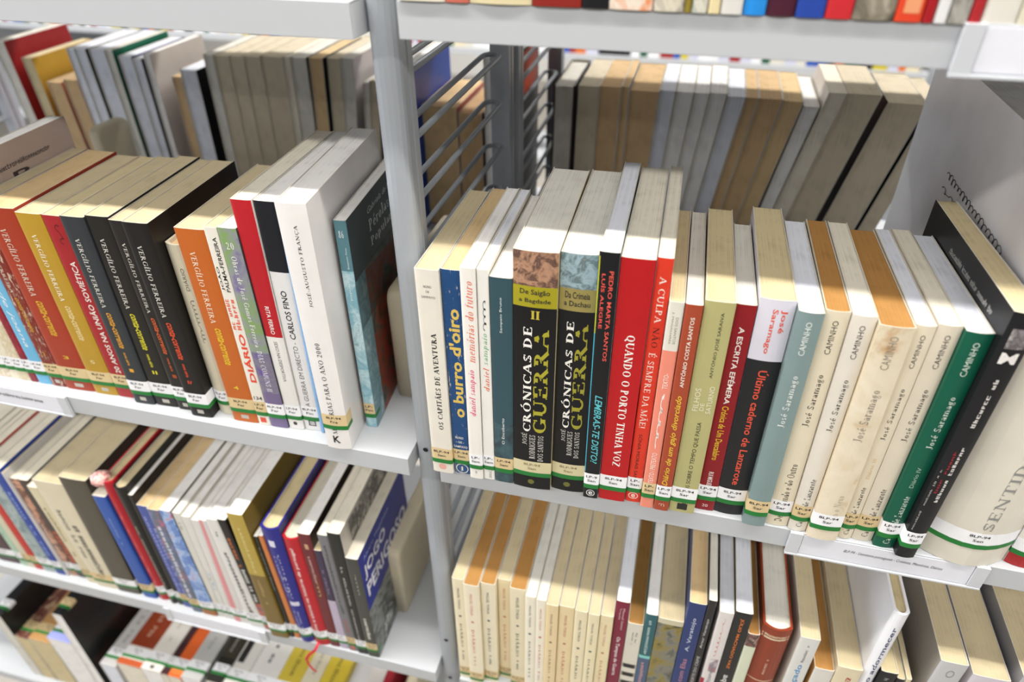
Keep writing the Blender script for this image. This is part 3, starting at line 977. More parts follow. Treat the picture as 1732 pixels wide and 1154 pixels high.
S['R5'] = dict(lb='dark teal paperback with small white lettering, left of the two black war books', sp='34515A', cv='37434A', pg='w', lab='tSam', bd=[(0, .33, ['27363E', '34515A', '3F626A', 90])],
    tx=[('Sampaio Bruno', 'U', .77, .92, .42, .56, 'DDE3E2'), ('O Encoberto', 'U', .22, .36, .42, .56, 'E6ECEA')])
for k, pic, strip, gold, title, extra, lbl in (
    ('R6', ['6E4A3A', 'B98E72', '5A4036', '8A6A5E', 90], 'A39A22', 'A9A32C', ('De Saigão', 'a Bagdade'), True, 'thick black paperback with gold numeral II and an olive band below its picture'),
    ('R7', ['6C8A98', '9FB6BE', '5E7278', '8A9288', 90], '9A8D52', '9C972E', ('Da Crimeia', 'a Dachau'), False, 'thick black paperback with grey blue picture and khaki band, no numeral')):
    o = 0.0 if extra else .03
    S[k] = dict(lb=lbl, sp='151517', cv='C9BC9A', pg='g', lab='fSan', rd=True, lz=.015,
        bd=[(.88, 1, pic), (.80 if not extra else .805, .88, strip)],
        tx=[(title[0], 'H', .846, .870, .16, .84, DK, 'b'), (title[1], 'H', .818, .837, .14, .86, DK, 'b'), ('CRÓNICAS DE', 'U', .285 + o, .73 + o, .18, .46, 'ECE9E2', 'bf'),
            ('GUERRA', 'U', .285 + o, .725 + o, .5, .86, gold, 'bf'), ('JOSÉ', 'U', .22 + o, .275 + o, .2, .36, 'D8D5CE', 'f'), ('RODRIGUES', 'U', .155 + o, .27 + o, .42, .58, 'D8D5CE', 'f'), ('DOS SANTOS', 'U', .145 + o, .27 + o, .64, .79, 'D8D5CE', 'f')],
        ds=[(.035, .48, .0028, '6B6A2A')])
    if extra:
        S[k]['tx'].append(('II', 'H', .762, .793, .42, .62, 'C2B23C', 'bf'))
S['R8'] = dict(lb='thin black paperback with cyan and red lettering, tallest of the right shelf middle', sp='18191C', cv='B9D3DA', pg='b', lab='wSan', pt=[(.72, .985, 0.0, .06, 'B9B92E'), (.13, .72, 0.0, .05, '3FA9C4')],
    tx=[('PEDRO MARTA SANTOS', 'D', .62, .94, .56, .78, 'E2564A', 'b'), ('LUÍS ALEGRE', 'D', .74, .93, .2, .42, 'E2564A', 'b'), ('LEMBRAS-TE DISTO?', 'D', .175, .48, .32, .76, '59B9C4', 'bi')], ds=[(.026, .5, .0038, 'E8E8E8'), (.026, .5, .0032, '18191C')])
S['R8']['tx'] += [('e', 'H', .017, .034, .36, .64, 'E8E8E8', 'b')]
S['R9'] = dict(lb='wide bright red paperback with white slab capitals along the spine', sp='B8181E', cv='C9463C', pg='c', lab='wSan', tx=[('QUANDO O PORTO TINHA VOZ', 'D', .175, .735, .34, .68, 'F1ECE6', 'bf')])
S['R10'] = dict(lb='narrow orange red paperback with white and dark capitals, right of the wide red book', sp='DB3B27', cv='E8C2B4', pg='c', lab='wSan', tx=[('A CULPA', 'D', .78, .94, .3, .72, 'F6E6DA', 'f'), ('NÃO', 'D', .69, .765, .3, .8, '5A1812', 'f'), ('É SEMPRE DA MÃE!', 'D', .36, .67, .24, .8, 'F6DCD0', 'f'), ('SÓNIA MORAIS SAN', 'D', .115, .33, .34, .62, '40130F')],
    ds=[(.032, .5, .0038, 'F2DDD2'), (.032, .5, .0032, 'DB3B27')])
S['R10']['tx'] += [('e', 'H', .023, .041, .36, .64, 'F2DDD2', 'b')]
S['R11'] = dict(lb='slim salmon pink paperback with pale top and white wavy line', sp='E98C77', cv='E0DACE', pg='y', lab='tSan', bd=[(.80, 1, 'DEDACF')], tx=[('J. MAGALHÃES', 'D', .83, .96, .3, .48, '8A857C'), ('DOS SANTOS', 'D', .83, .94, .58, .76, '8A857C'), ('TEXTO-', 'U', .63, .7, .35, .7, 'F5E6DC'), ('wavywavy', 'U', .33, .61, .3, .75, 'F8EDE6', 'hb'), ('INTEXTO / PRETEXTO', 'U', .125, .31, .35, .72, 'F8E8DE')])
S['R12'] = dict(lb='slim brick brown paperback with yellow italic title between salmon and olive books', sp='A4482F', pg='g', lab='wSan', tx=[('ANTÓNIO COSTA SANTOS', 'U', .65, .95, .34, .64, 'F0E2D6', 'b'), ('Diário de um gajo divorciado', 'U', .145, .61, .3, .78, 'E2B93C', 'bi'), ('as', 'H', .02, .045, .3, .7, 'EAD8CC', 'h')])
S['R13'] = dict(lb='wide worn olive green paperback with black and white lettering', sp='B3AE78', cv='BFB98E', pg='y', lab='wSar', wr=.35, tx=[('ANTÓNIO JOSÉ SARAIVA', 'U', .69, .96, .55, .72, '2A2A24'), ('FILHOS', 'U', .535, .64, .2, .4, 'E6E0C4'), ('DE', 'U', .54, .575, .45, .6, 'E6E0C4'), ('SATURNO', 'U', .53, .655, .68, .86, 'E6E0C4'), ('ESCRITOS SOBRE O TEMPO QUE PASSA', 'U', .05, .485, .48, .66, '23231E')], pt=[(.015, .05, .3, .7, '2A2A28')])
S['R14'] = dict(lb='dark red paperback with white and yellow condensed title', sp='8C1A22', cv='2E3A5E', pg='g', lab='wSar', tx=[('A ESCRITA EFÉMERA', 'D', .57, .91, .36, .7, 'F0E8E2', 'b'), ('Crónica de Um Descalabro', 'D', .285, .56, .34, .68, 'E0B62C', 'b'), ('RUI MIGUEL', 'D', .14, .22, .36, .62, 'EADFDA', 'b'), ('20', 'H', .02, .035, .35, .65, 'EADFDA')])
S['R15'] = dict(lb='black paperback with white top and orange red title, red edged pages', sp='232427', cv='E6D9CE', cl='DDDCE6', pg='y', lab='wSar', rd=True, wr=.12, bd=[(.76, 1, 'DCDAE6')], tx=[('José', 'D', .875, .965, .62, .82, 'E4543A', 'b'), ('Saramago', 'D', .79, .965, .36, .56, 'E4543A', 'b'), ('Último caderno de Lanzarote', 'D', .165, .72, .4, .72, 'E2543C', 'b')])
SAR = [('CAMINHO', 'U', .835, .965, .38, .62), ('José Saramago', 'U', .52, .75, .36, .72)]
def sar(col, title, fl='f'):
    return [(a[0], a[1], a[2], a[3], a[4], a[5], col, fl if i else '') for i, a in enumerate(SAR)] + ([(title, 'U', .025, .285 if 'Cad' in title else .335, .36, .7, col, fl)] if title else [])
S['R16'] = dict(lb='grey teal paperback with white author name, left of the row of cream spines', sp='7F9393', pg='b', lab='tSar', rd=True, wr=.08, tx=sar('E6EAE6', ''))
S['R17'] = dict(lb='cream paperback with tan page edges, first cream spine beside the grey teal one', sp='E3D8BF', pg='t', lab='wSar', rd=True, tx=sar('3A3630', 'Deste Mundo e do Outro'))
S['R18'] = dict(lb='off white paperback with grey white pages, second of the row of cream spines', sp='E3DCD0', pg='c', lab='tSar', rd=True, tx=sar('37332E', 'Cadernos de Lanzarote'))
S['R19'] = dict(lb='wide cream paperback with brown stains and tan pages in the row of cream spines', sp=['DCCDB0', 'E4D8C2', 'DCCFB4', 'B98A56', 18], cv='DCCDB0', pg='t', lab='wSar', rd=True, lw=.02, tx=sar('8F877A', '')[:2] + [('in o Nexo', 'U', .13, .25, .5, .75, 'B3A894', 'f')])
S['R20'] = dict(lb='narrow cream paperback with a faint tan volume number, right of the stained spine', sp='E2D7C0', pg='b', lab='tSar', rd=True, tx=sar('3A3630', 'Cadernos de Lanzarote') + [('Diário III', 'U', .33, .43, .42, .62, 'D8B47A')])
S['R21'] = dict(lb='cream paperback leaning against the dark green spine', sp='DDD3C0', pg='c', lab='tSar', rd=True, tx=sar('3F3A34', 'Cadernos de Lanzarote'))
S['R22'] = dict(lb='dark green paperback with pale lettering and white pages', sp='0F5A45', cv='14624C', pg='b', lab='wSar', rd=True, tx=sar('D6E2D6', 'Cadernos de Lanzarote') + [('Diário IV', 'U', .33, .43, .42, .6, 'A8C4B0')])
S['R23'] = dict(lb='tall black paperback with white block emblem beside the huge white book', sp='1D1D20', cv='1A1A1C', pg='y', lab='wSar', rd=True, tx=[('POR MANUEL', 'U', .6, .78, .42, .58, 'D9D4D0', 'sb'), ('TINHA DE MORRER', 'U', .28, .52, .5, .66, 'D8D4D0', 'sb'), ('DEVIA SER', 'U', .32, .5, .3, .42, '9C2430', 's'), ('uma coisa que fica aqui', 'U', .14, .42, .12, .2, 'A8A4A0', 's'), ('M', 'H', .835, .872, .22, .8, 'E6E2DE', 'x')], pt=[(.885, .95, .2, .85, ['8A8488', '5A5458', 'B9B3B0', 200])],
    sd=[('L', 'Quem diria que uma simples noite de amor', .66, .14, .925, .945, 'C8C6C2', 's')])
S['R24'] = dict(lb='huge thick white art book with handwriting on its side, beside the black book', sp='DAD4C6', cv='E4E2E0', cl='E2E0E2', pg='w', lab='wSen', rd=True, b=.012, lz=.02, lw=.004, tx=[('SENTIDO QUE', 'U', .135, .57, .47, .62, '8C8C88', 'f')],
    sd=[('L', 'como a vida e uma flor e agora mais', .66, .24, .728, .768, '4A4648', 'h'), ('L', 'cigana da', .66, .5, .692, .722, '4A4648', 'h')])
S['R25'] = dict(lb='white hardback with red foot at the far right end of the middle shelf', sp='E4E0D8', hd=True, pg='c', lab='wSen', bd=[(0, .06, 'A82A2C')])

# ---- middle left shelf
VF = 'VERGÍLIO FERREIRA'
def verg(lb, sp, cc, num, pg='s', lab='wFer', ns=True, tc='D8D4CC', **kw):
    tx = [(VF, 'D', .555, .9, .3, .56, tc, 'f'), ('conta-corrente', 'D', .335, .53, .36, .62, cc, 'bi'), (num, 'H', .195, .215, .4, .6, cc, 'b')]
    if ns:
        tx.append(('nova série', 'D', .235, .31, .42, .56, cc, 'b'))
    d = dict(lb=lb, sp=sp, pg=pg, lab=lab, tx=tx, pt=[(.02, .042, .36, .66, 'B9B4AA')])
    d.update(kw)
    return d
S['L1'] = dict(lb='cream flowered paperback at the left edge of the picture, middle shelf', sp=['E2D8C0', 'CDBfA4'.upper(), 'EAE2D0', 'B9A98C', 140], pg='c', lab='wFer')
S['L2'] = dict(lb='pale patterned paperback, second from the left edge of the middle shelf', sp=['DCD0B4', 'E9E0CC', 'A89878', 150], pg='c', lab='wFer')
S['L2b'] = dict(lb='cream marbled paperback left of the crimson one on the middle shelf', sp=['E0D6BE', 'CABB98', 'F0E8D6', 120], pg='c', lab='wFer')
S['L3'] = dict(lb='thin crimson paperback with darker mottling beside the sky blue spine', sp=['A0182E', '7A1226', 'B82238', 90], pg='c', lab='wFer')
S['L3b'] = dict(lb='sky blue paperback with white script on its spine', sp='6FB4DA', pg='w', lab='wFer', tx=[('ella de joana', 'D', .2, .62, .3, .7, 'E8F0F4', 'i')])
S['L3b'].update(cv='C2AFA6', lb='tall sky blue spined paperback whose pale mauve cover rises above its neighbours', sd=[('R', 'performance autobiografica', .2, .78, .905, .925, '4A403E', 's'), ('R', 'P', .42, .56, .845, .885, '3A3030', 'b')])
S['L17b'] = dict(lb='very thin light blue booklet squeezed left of the protruding white book', sp='86B2E2', cv='86B2E2', pg='w')
S['L4'] = verg('heavily scuffed red brown paperback between sky blue and brick red spines', '7C2C22', 'C89A30', '2', lab='tFer', ns=False, wr=.75, tc='CFC4B6')
S['L5'] = verg('brick red paperback with yellow script title, left of the mustard one', 'A23A22', 'D9B02E', '3', pg='o', lab='tFer', ns=False, wr=.06, tc='D9C9B8')
S['L6'] = verg('mustard yellow paperback with pale lettering', 'B58F2C', 'E2CE96', '5', lab='tFer', ns=False, tc='EEE6CE')
S['L7'] = dict(lb='red paperback with bold white capitals, between mustard and slate spines', sp='A3252A', pg='y', lab='tFer', wr=.1, tx=[('20 ANOS NA UNIÃO SOVIÉTICA', 'U', .155, .78, .34, .66, 'EEE6DE', 'b'), ('livro', 'U', .86, .96, .3, .7, '5A1216', 'h')])
S['L8'] = verg('dark slate grey paperback with orange yellow script title', '33373B', 'E0A02C', 'I')
S['L9'] = verg('black paperback with bright yellow script title, between slate and black spines', '24211F', 'DAD22C', 'II')
S['L10'] = verg('narrow black paperback with orange script title, partly behind its neighbour', '272321', 'E2642A', 'III')
S['L11'] = verg('black paperback with red orange script title, its black cover facing right', '1D1B1A', 'E2502A', 'IV')
S['L12'] = dict(lb='short cream cloth hardback with a signature, tucked beside the orange book', hd=True, sp='D2CBB4', cv='CFC8B0', pg='o', lab='wFer', tx=[('DIÁRIO', 'U', .76, .88, .42, .62, '5A564C'), ('João Palma Ferreira', 'U', .46, .71, .36, .72, '77736A', 'h')])
S['L13'] = verg('orange paperback with white capitals and yellow script, number four', 'BF6426', 'E2C22E', '4', lab='tFer', ns=False, tc='EFDCC4')
S['L14'] = dict(lb='narrow white paperback with black author name and red lettering', sp='E6E1D6', pg='y', lab='tFer', tx=[('JOÃO', 'U', .72, .83, .12, .4, '1C1C1C', 'b'), ('PALMA-FERREIRA', 'U', .715, .96, .5, .8, '1C1C1C', 'b'), ('DIÁRIO', 'U', .25, .51, .25, .85, 'E0482E', 'x'), ('INÉDITO', 'U', .53, .68, .1, .4, 'E06A54', 'sb'), ('DIÁRIO', 'U', .53, .68, .5, .82, 'E06A54', 'sb'), ('134', 'H', .15, .17, .2, .9, '2A2A2A', 'b')], pt=[(.015, .045, .25, .75, 'D8503C')])
S['L15'] = dict(lb='green, grey and purple blotched paperback with white lettering', sp=['8F9296', '7FA05A', '8E9197', '6A4E98', 22], cv='4E4E52', pg='c', lab='wFer', bd=[(0, .2, '76688E'), (.2, .42, ['5B3F94', '7E7A88', '5B3F94', 40])], tx=[('20', 'H', .91, .94, .28, .68, 'E6E6E0', 'f'), ('Obras de José Gomes Ferreira', 'D', .45, .88, .36, .66, 'E4E8DC', 'f'), ('DIAS COMUNS II', 'D', .21, .43, .36, .66, 'E6E2EE', 'f')])
S['L16'] = dict(lb='tall red topped paperback with white lower half, left of the black topped one', sp='E6E4E0', cv='E2DFD8', pg='c', lab='wFer', bd=[(.455, 1, 'B81F2A')], tx=[('RITA FERRO', 'D', .468, .59, .4, .64, 'F2E8E6', 'b'), ('SEXO NA DESPORTIVA', 'D', .245, .435, .42, .62, '4A4A4A')], ds=[(.03, .5, .0022, '333333')])
S['L17'] = dict(lb='tall black topped white paperback with pale blue cover edge', sp='E4E3E2', cv='7FA9DA', cl='E4E3E2', pg='w', lab='wFin', bd=[(.735, 1, '1B1D24')], tx=[('CARLOS FINO', 'U', .45, .66, .34, .64, '1E1E22', 'b'), ('A GUERRA EM DIRECTO -', 'U', .125, .435, .36, .62, '3A3A3E', 'l')], pt=[(.022, .05, .3, .75, '2A2A2C'), (.026, .046, .36, .69, 'E4E3E2')])
S['L18'] = dict(lb='tall thick white paperback sticking out over the shelf edge', sp='E9E6E4', cv='E6E2E0', pg='w', lab='tFra', rd=True, lz=.024, tx=[('JOSÉ-AUGUSTO FRANÇA', 'U', .635, .93, .46, .64, '26262A', 'f'), ('MEMÓRIAS PARA O ANO 2000', 'U', .075, .49, .3, .56, '232328', 'f'), ('K', 'H', .03, .065, .32, .62, '18181A', 'x')])
S['L19'] = dict(lb='teal paperback with painted cover, last before the beige bookend on the middle left shelf', sp='6FA0AE', cv='3C4648', pg='w', lab='tPim', bd=[(0, .79, ['9FC6D2', '7FB2C2', 'C2DCE2', '6FA0B0', 35]), (.79, 1, '5C8792')],
    tx=[('86', 'H', .93, .96, .3, .68, 'E2ECEE', 'f'), ('Benjamim Pinto', 'U', .8, .89, .6, .78, 'E0EAEC'), ('tempos', 'U', .42, .56, .5, .68, 'D8E8EC'), ('popular', 'U', .66, .75, .4, .6, 'E4EEF0')],
    sd=[('R', '', .0, .16, .0, .74, ['9FC6D2', '6E97A2', 'BCD4DA', 40], 'patch'), ('R', '', .16, .985, .0, .74, ['3A2A26', '7A4A2E', 'A23A2A', '5A5A50', '2A2624', 45], 'patch'), ('R', '', .0, .985, .52, .74, ['9AB0B0', '76928C', '5A6A66', 50], 'patch'),
        ('R', 'Gabriela da Mata', .3, .78, .925, .95, 'C8CCC8', 'i'), ('R', 'Pérolas da', .3, .8, .85, .9, 'CDD2CE', 'f'), ('R', 'Popular Po', .3, .82, .775, .825, 'CDD2CE', 'f')])
# ---- lower left shelf
W_ = dict(lab='w')
def low(lb, sp, pg='c', lab='wFer', **kw):
    d = dict(lb=lb, sp=sp, pg=pg, lab=lab)
    d.update(kw)
    return d
def scr(n, q0, q1, u0, u1, c, f='s', dr='D'):
    return ('x' * n, dr, q0, q1, u0, u1, c, f)
S['T1'] = low('dark maroon paperback at the left edge of the lower left shelf', '4A3338', tx=[scr(9, .2, .75, .3, .7, 'BDB4AE')])
S['T2'] = low('pale mint green paperback near the left edge of the lower left shelf', 'A9C6AE', tx=[scr(8, .3, .8, .4, .6, '5E7A64')])
S['T2b'] = low('thin cream paperback between mint and red ones on the lower left shelf', 'CFC9B0', lab='tFer')
S['T3'] = low('thin bright red paperback near the left edge of the lower left shelf', 'BE2B20', lab='tFer')
S['T4'] = low('grey teal picture spined paperback left of the royal blue one, lower left shelf', ['5F7F86', 'A9B6B4', '86989A', '3E5A62', 40], lab='wFer')
S['T5'] = low('royal blue paperback with pale lettering near the left end, lower left shelf', '1F3F98', lab='wFer', tx=[scr(12, .2, .8, .35, .65, '8FA6D6')])
S['T5b'] = low('very thin white booklet right of the royal blue spine, lower left shelf', 'C9C6C4', pg='y', lab=None)
S['T6'] = low('paperback with a flesh coloured portrait on its spine, lower left shelf', ['A8705A', 'D2A084', '6A4238', 'C09078', 35], cv='3A2A22', tx=[scr(9, .2, .6, .35, .65, 'E0D0C0')])
S['T7'] = low('dark paperback with orange red lettering, lower left shelf', '453A36', tx=[scr(9, .12, .5, .25, .8, 'C65A34', 'sb')])
S['T8'] = low('narrow cream paperback right of the dark one with orange letters', 'D6CBAA', lab='tFer', tx=[scr(10, .3, .8, .3, .6, '8A8058')])
S['T9'] = low('cream paperback with two lines of black lettering, left of the grey brown book', 'D8CEB4', pg='s', lab='tFer', tx=[scr(16, .14, .62, .5, .75, '3A3834', 'sb'), scr(12, .3, .75, .22, .4, '6A675E')])
S['T10'] = low('broad plain grey brown paperback, tallest on the left part of the lower shelf', '50493C', cv='362F2A', pg='s', lab='wFer')
S['T11'] = low('bright blue paperback between grey brown and red ones, lower left shelf', '2C55A8', lab='tFer', tx=[scr(8, .55, .8, .4, .6, '7F9CD6')])
S['T12'] = low('red hardback with crumpled pink head, lower left shelf', 'B5202C', hd=True, cv='A81C28', pg='y', lab='wFer', tx=[scr(12, .15, .85, .4, .6, 'E07A7E', 'h')])
S['T13'] = low('black hardback with pale lettering right of the red crumpled book', '23211F', hd=True, pg='s', lab='wFer', tx=[scr(16, .15, .7, .4, .6, 'A8A290')])
S['T14'] = low('thin black paperback with white pages, lower left shelf', '1B1A1A', pg='w', lab='wFer')
S['T15'] = low('violet blue paperback with pink edges, lower left shelf', '4A58A0', cv='C2607A', cl='C2607A', pg='o', lab='tFer', tx=[scr(14, .1, .9, .2, .45, '94A0D8'), scr(12, .1, .8, .6, .8, 'A8B0E0')])
S['T16'] = low('grey violet paperback with pink stripe, lower left shelf', ['7A7AA8', '566A78', 'B06A86', 50], cl='C2607A', pg='o', lab='tFer', tx=[scr(14, .1, .85, .3, .6, 'D6D8E4', 'sb')])
S['T17'] = low('light blue paperback with photographic spine and dark green cover edge, lower left shelf', ['7FA0D8', '5A7CC0', 'A8C2E6', 'C06A86', 45], cv='26382E', pg='w', lab='wFer', bd=[(0, .12, 'A8683A')])
S['T18a'] = low('thin white paperback right of the dark green edged one, lower left shelf', 'D6D4CC', pg='w', lab='wFer', tx=[scr(5, .86, .92, .3, .7, '8A8A84')])
S['T18b'] = low('thin white paperback with a small blue drawing on its spine, lower left shelf', 'DAD8D2', pg='w', lab='wFer', pt=[(.3, .5, .25, .75, ['4A8AC0', 'DAD8D2', '22364A', 70])])
S['T18c'] = low('thin white paperback just left of the pink striped one, lower left shelf', 'DCDAD6', pg='w', lab='wFer', pt=[(.1, .13, .3, .7, '2E3E5A')])
S['T19'] = low('white paperback with a broad pink stripe, lower left shelf', 'D8D4D0', cv='D9B4B4', pg='w', lab='wFer', pt=[(0.0, 1.0, 0.02, .45, 'D98F92'), (.12, .15, .6, .8, '2E3E5A')])
S['T20'] = low('white paperback with heavy black capitals, lower left shelf', 'DFDDD9', pg='w', lab='wFer', tx=[scr(18, .12, .72, .4, .68, '26262A', 'sb'), scr(3, .86, .9, .4, .6, '4A4A4A')])
S['T21'] = low('narrow black paperback with orange lettering and blue photo at its foot', '1E1C1C', pg='w', lab='wFer', bd=[(0, .26, ['3A5A86', 'B85A2A', '6A8AB0', 60])], tx=[scr(8, .6, .85, .3, .7, 'C2672E', 'sb'), scr(12, .28, .58, .3, .75, 'D8D6D2', 'sb')])
S['T22'] = low('two tone mustard and olive brown paperback, tall, lower left shelf', '7A6430', cv='7A6428', pg='w', lab='wFer', bd=[(.54, 1, 'B39B46')], tx=[scr(11, .56, .9, .4, .62, 'D8CB86', 's', 'D'), scr(10, .3, .5, .4, .6, 'B8A26A')])
S['T23'] = low('very thin black paperback right of the mustard spine, lower left shelf', '24241F', pg='w', lab='wFer', tx=[scr(9, .5, .9, .2, .8, '77776E')])
S['T24'] = low('thin orange paperback left of the deep blue hardback, lower left shelf', 'CF7F46', pg='w', lab='wFer')
S['T25'] = low('deep blue hardback with white capitals down its spine, lower left shelf', '2A2A86', hd=True, pg='y', lab='wFer', cv='1F2E5E', tx=[('AGVSTINA', 'U', .42, .80, .3, .62, 'DADAEA', 'f'), scr(7, .14, .3, .3, .45, 'A6A6CE'), scr(8, .14, .3, .55, .7, 'A6A6CE')], pt=[(.86, .91, .3, .62, 'DADAEA'), (.355, .39, .3, .85, 'D6D6E6')])
S['T26'] = low('bright red hardback with white title and a red ribbon hanging from its foot', 'B9202A', hd=True, pg='c', lab='wFer', tx=[('cama e alcova na história de portugal', 'U', .11, .92, .36, .62, 'F2E0DC', 'b')])
S['T27'] = low('dark wine red paperback with white pages right of the bright red book', '6A2228', cv='2A1C1E', pg='w', lab='wFer', tx=[scr(9, .6, .82, .35, .6, 'D0A8A0'), scr(6, .48, .6, .3, .65, 'D6B878', 'h')], pt=[(.88, .92, .35, .65, 'C29A78')])
S['T28'] = low('short paperback, dark purple above and lavender below, lower left shelf', 'B9AEC2', pg='y', lab='wFer', bd=[(.52, 1, '3C3148')], tx=[scr(7, .58, .82, .35, .65, '8A7A9E')])
S['T29'] = low('narrow grey paperback with dark lettering, lower left shelf', '76767A', pg='c', lab='tFer', tx=[scr(18, .35, .92, .35, .65, '3A3A3E'), scr(8, .12, .3, .3, .7, 'A85A56')], pt=[(.01, .05, .3, .7, 'C2685A')])
S['T30'] = low('black paperback with fine white lettering beside the last blue covered book', '242422', cv='B9B2A8', pg='c', lab='wFer', tx=[scr(22, .12, .75, .4, .6, 'B9B9B4')], sd=[('R', '', .15, .9, .55, .98, ['B9B2A8', '3A3836', 'C8C2B8', 60], 'patch')])
S['T31'] = low('grey paperback whose blue cover with big white letters faces right', '44453F', cv='26308C', pg='c', lab='tFin', tx=[scr(10, .66, .86, .4, .6, 'C2C2BC', 'h'), scr(9, .2, .42, .35, .65, 'D6D6D0', 'sb')],
    sd=[('R', '', .0, .985, .0, .5, ['2E2E2E', '8E928E', '1E1E1E', 'C6C8C4', 28], 'patch'), ('R', 'Álvaro Magalhães', .08, .62, .9, .95, 'A8B0DC', ''), ('R', 'JOGO', .05, .5, .75, .87, 'E6E6EE', 'x'), ('R', 'PERIGOSO', .05, .93, .6, .72, 'E6E6EE', 'x')])

# ---- lower right shelf: twelve small volumes of a diary, then the rest
ORD = ['first', 'second', 'third', 'fourth', 'fifth', 'sixth', 'seventh', 'eighth', 'ninth', 'tenth', 'eleventh', 'twelfth']
DP = ['s', 't', 't', 's', 't', 'g', 'g', 's', 's', 's', 's', 's']
DI = ['2E2E34', 'C8685A', '2E3A55', 'C86A52', '34424E', '3A424C', 'C25A50', '7A6A52', 'B8604A', '2E3A44', '4A5A64', 'B87A5A']
DS = ['EADFC0', 'ECE2C8', 'EAE1C6', 'EAD9B2', 'E8DEC0', 'EEE7D4', 'EFE8D6', 'E6D0A4', 'E8D4A8', 'E9DDBA', 'E9DDB8', 'EADAB2']
for i in range(12):
    ik = 'red' if DI[i][0] in 'CB' else 'dark'
    pgn = 'tan' if DP[i] == 't' else 'pale'
    S['D%d' % (i + 1)] = dict(lb='small cream volume with %s print and %s pages, %s of the set from the post' % (ik, pgn, ORD[i]), sp=DS[i], pg=DP[i], lab='tTor', wr=.05, lz=.006,
        tx=[('MIGUEL TORGA', 'D', .72, .92, .38, .56, DI[i], ''), ('DIÁRIO', 'D', .34, .58, .36, .62, DI[i], 'f'), (ORD[i][:3].upper(), 'D', .2, .26, .4, .56, DI[i], 's')], ds=[(.655, .48, .0016, DI[i]), (.29, .48, .0012, DI[i])])
S['E1'] = dict(lb='maroon paperback with white title and white pages, right of the cream diary volumes', sp='7E1F38', cv='C9C9D6', pg='b', lab='wTor', tx=[('Os Tempos de Guerra', 'D', .38, .72, .3, .66, 'F0E4E6', 'b'), ('Manuel Seixas', 'D', .78, .95, .55, .72, 'E0C4CA'), ('Tropelia', 'D', .86, .95, .28, .45, 'E0C4CA')])
S['E2'] = dict(lb='white paperback with black zebra stripes, sunk low beside the maroon spine', sp='D9D4C6', pg='t', lab='wTor', tx=[scr(8, .8, .92, .38, .5, '8A867C'), scr(6, .82, .92, .6, .72, '8A867C')], pt=[(.02 + .09 * i, .06 + .09 * i, .05, .95, '22211F') for i in range(7)])
S['E3'] = dict(lb='slim teal paperback with pale capitals on the lower right shelf', sp='2E5F66', cv='6FAAA0', cl='6FB0A4', pg='w', lab='wVar', bd=[(.62, .645, '7FC8C0'), (0, .62, '4A5E7A')], tx=[scr(16, .66, .95, .35, .65, 'BFD4D2'), scr(10, .3, .58, .35, .65, 'D8A0A0')])
S['E4'] = dict(lb='broad paperback with a dark green and ochre painting on its spine', sp=['4A4C42', '7A7A70', '8A7A34', '33362E', 45], cv='BFB48E', pg='s', lab='wVar', bd=[(.96, 1, 'C9C2A6')])
S['E5'] = dict(lb='navy blue paperback with thin pale lettering on the lower right shelf', sp='2A3A6E', pg='o', lab='wVar', tx=[('A. Varatojo', 'U', .66, .9, .36, .66, 'D2DAEA'), ('com Elas', 'U', .42, .6, .34, .64, 'C88A9A')])
S['E6'] = dict(lb='thin black paperback with white author name beside the navy blue spine', sp='2A282A', pg='g', lab='wVar', tx=[('Artur Varatojo', 'U', .68, .88, .3, .7, 'DEDEDE'), ('A MORTE DO CRIME', 'U', .38, .62, .3, .7, 'C8C8C8')])
S['E7'] = dict(lb='white paperback with pale red script and a red swoosh on its spine', sp='DCD6D4', pg='b', lab='wVar', tx=[scr(14, .68, .96, .35, .62, 'D88A86', 'h'), scr(14, .35, .62, .4, .68, '7A7A82', 's', 'U')], pt=[(.3, .5, .0, .25, 'A02638'), (.56, .66, .3, .85, ['DCD6D4', '8A7E88', 'C86A66', 80])])
S['E8'] = dict(lb='black paperback with orange capitals and white pages on the lower right shelf', sp='232323', cv='3A2E22', pg='b', lab='wVas', tx=[('JÚLIO MACHADO VAZ', 'D', .6, .96, .36, .64, 'E07A2A', 'b'), ('aqui entre', 'D', .3, .55, .3, .75, 'E2E2DE', 'b')])
S['E9'] = dict(lb='short pale green paperback with a tiny portrait photo at its head', sp='D3D8C0', pg='t', lab='wVas', bd=[(.9, 1, ['8A5A4E', '3A2E2E', 'D0A898', 150])], tx=[scr(5, .45, .58, .5, .8, '2E2E2E', 'sb')])
S['E10'] = dict(lb='brown leather hardback with cream tooling on its rounded spine', sp='8A3A22', hd=True, rd=True, b=.005, pg='g', lab='wVas', tx=[scr(8, .66, .78, .44, .54, 'D8B49A', 's', 'U'), scr(5, .48, .58, .3, .7, 'D8BC9E', 'h', 'H')], pt=[(.925, .935, .04, .96, 'D8C8A8'), (.94, .955, .04, .96, ['D8C8A8', '8A3A22', 600]), (.6, .607, .05, .95, 'D0B492')])
S['E11'] = dict(lb='white paperback with bold blue lettering right of the brown leather book', sp='D9D8D4', cv='E0DCCE', pg='s', lab='wVas', tx=[('RI KI RI', 'U', .82, .95, .45, .6, '6E6E72', 's'), ('avançado', 'U', .52, .8, .34, .7, '3F8AC2', 'b')])
S['E12'] = dict(lb='low old paperback with brown stained pages on the lower right shelf', sp='D9D6CE', cv='B98A50', pg='t', lab='wVas')
S['E13'] = dict(lb='cream paperback with red script, left of the tall white hardback', sp='DED2B2', pg='s', lab='wVas', tx=[('Gesta', 'U', .62, .92, .4, .7, 'A83A34', 'i')])
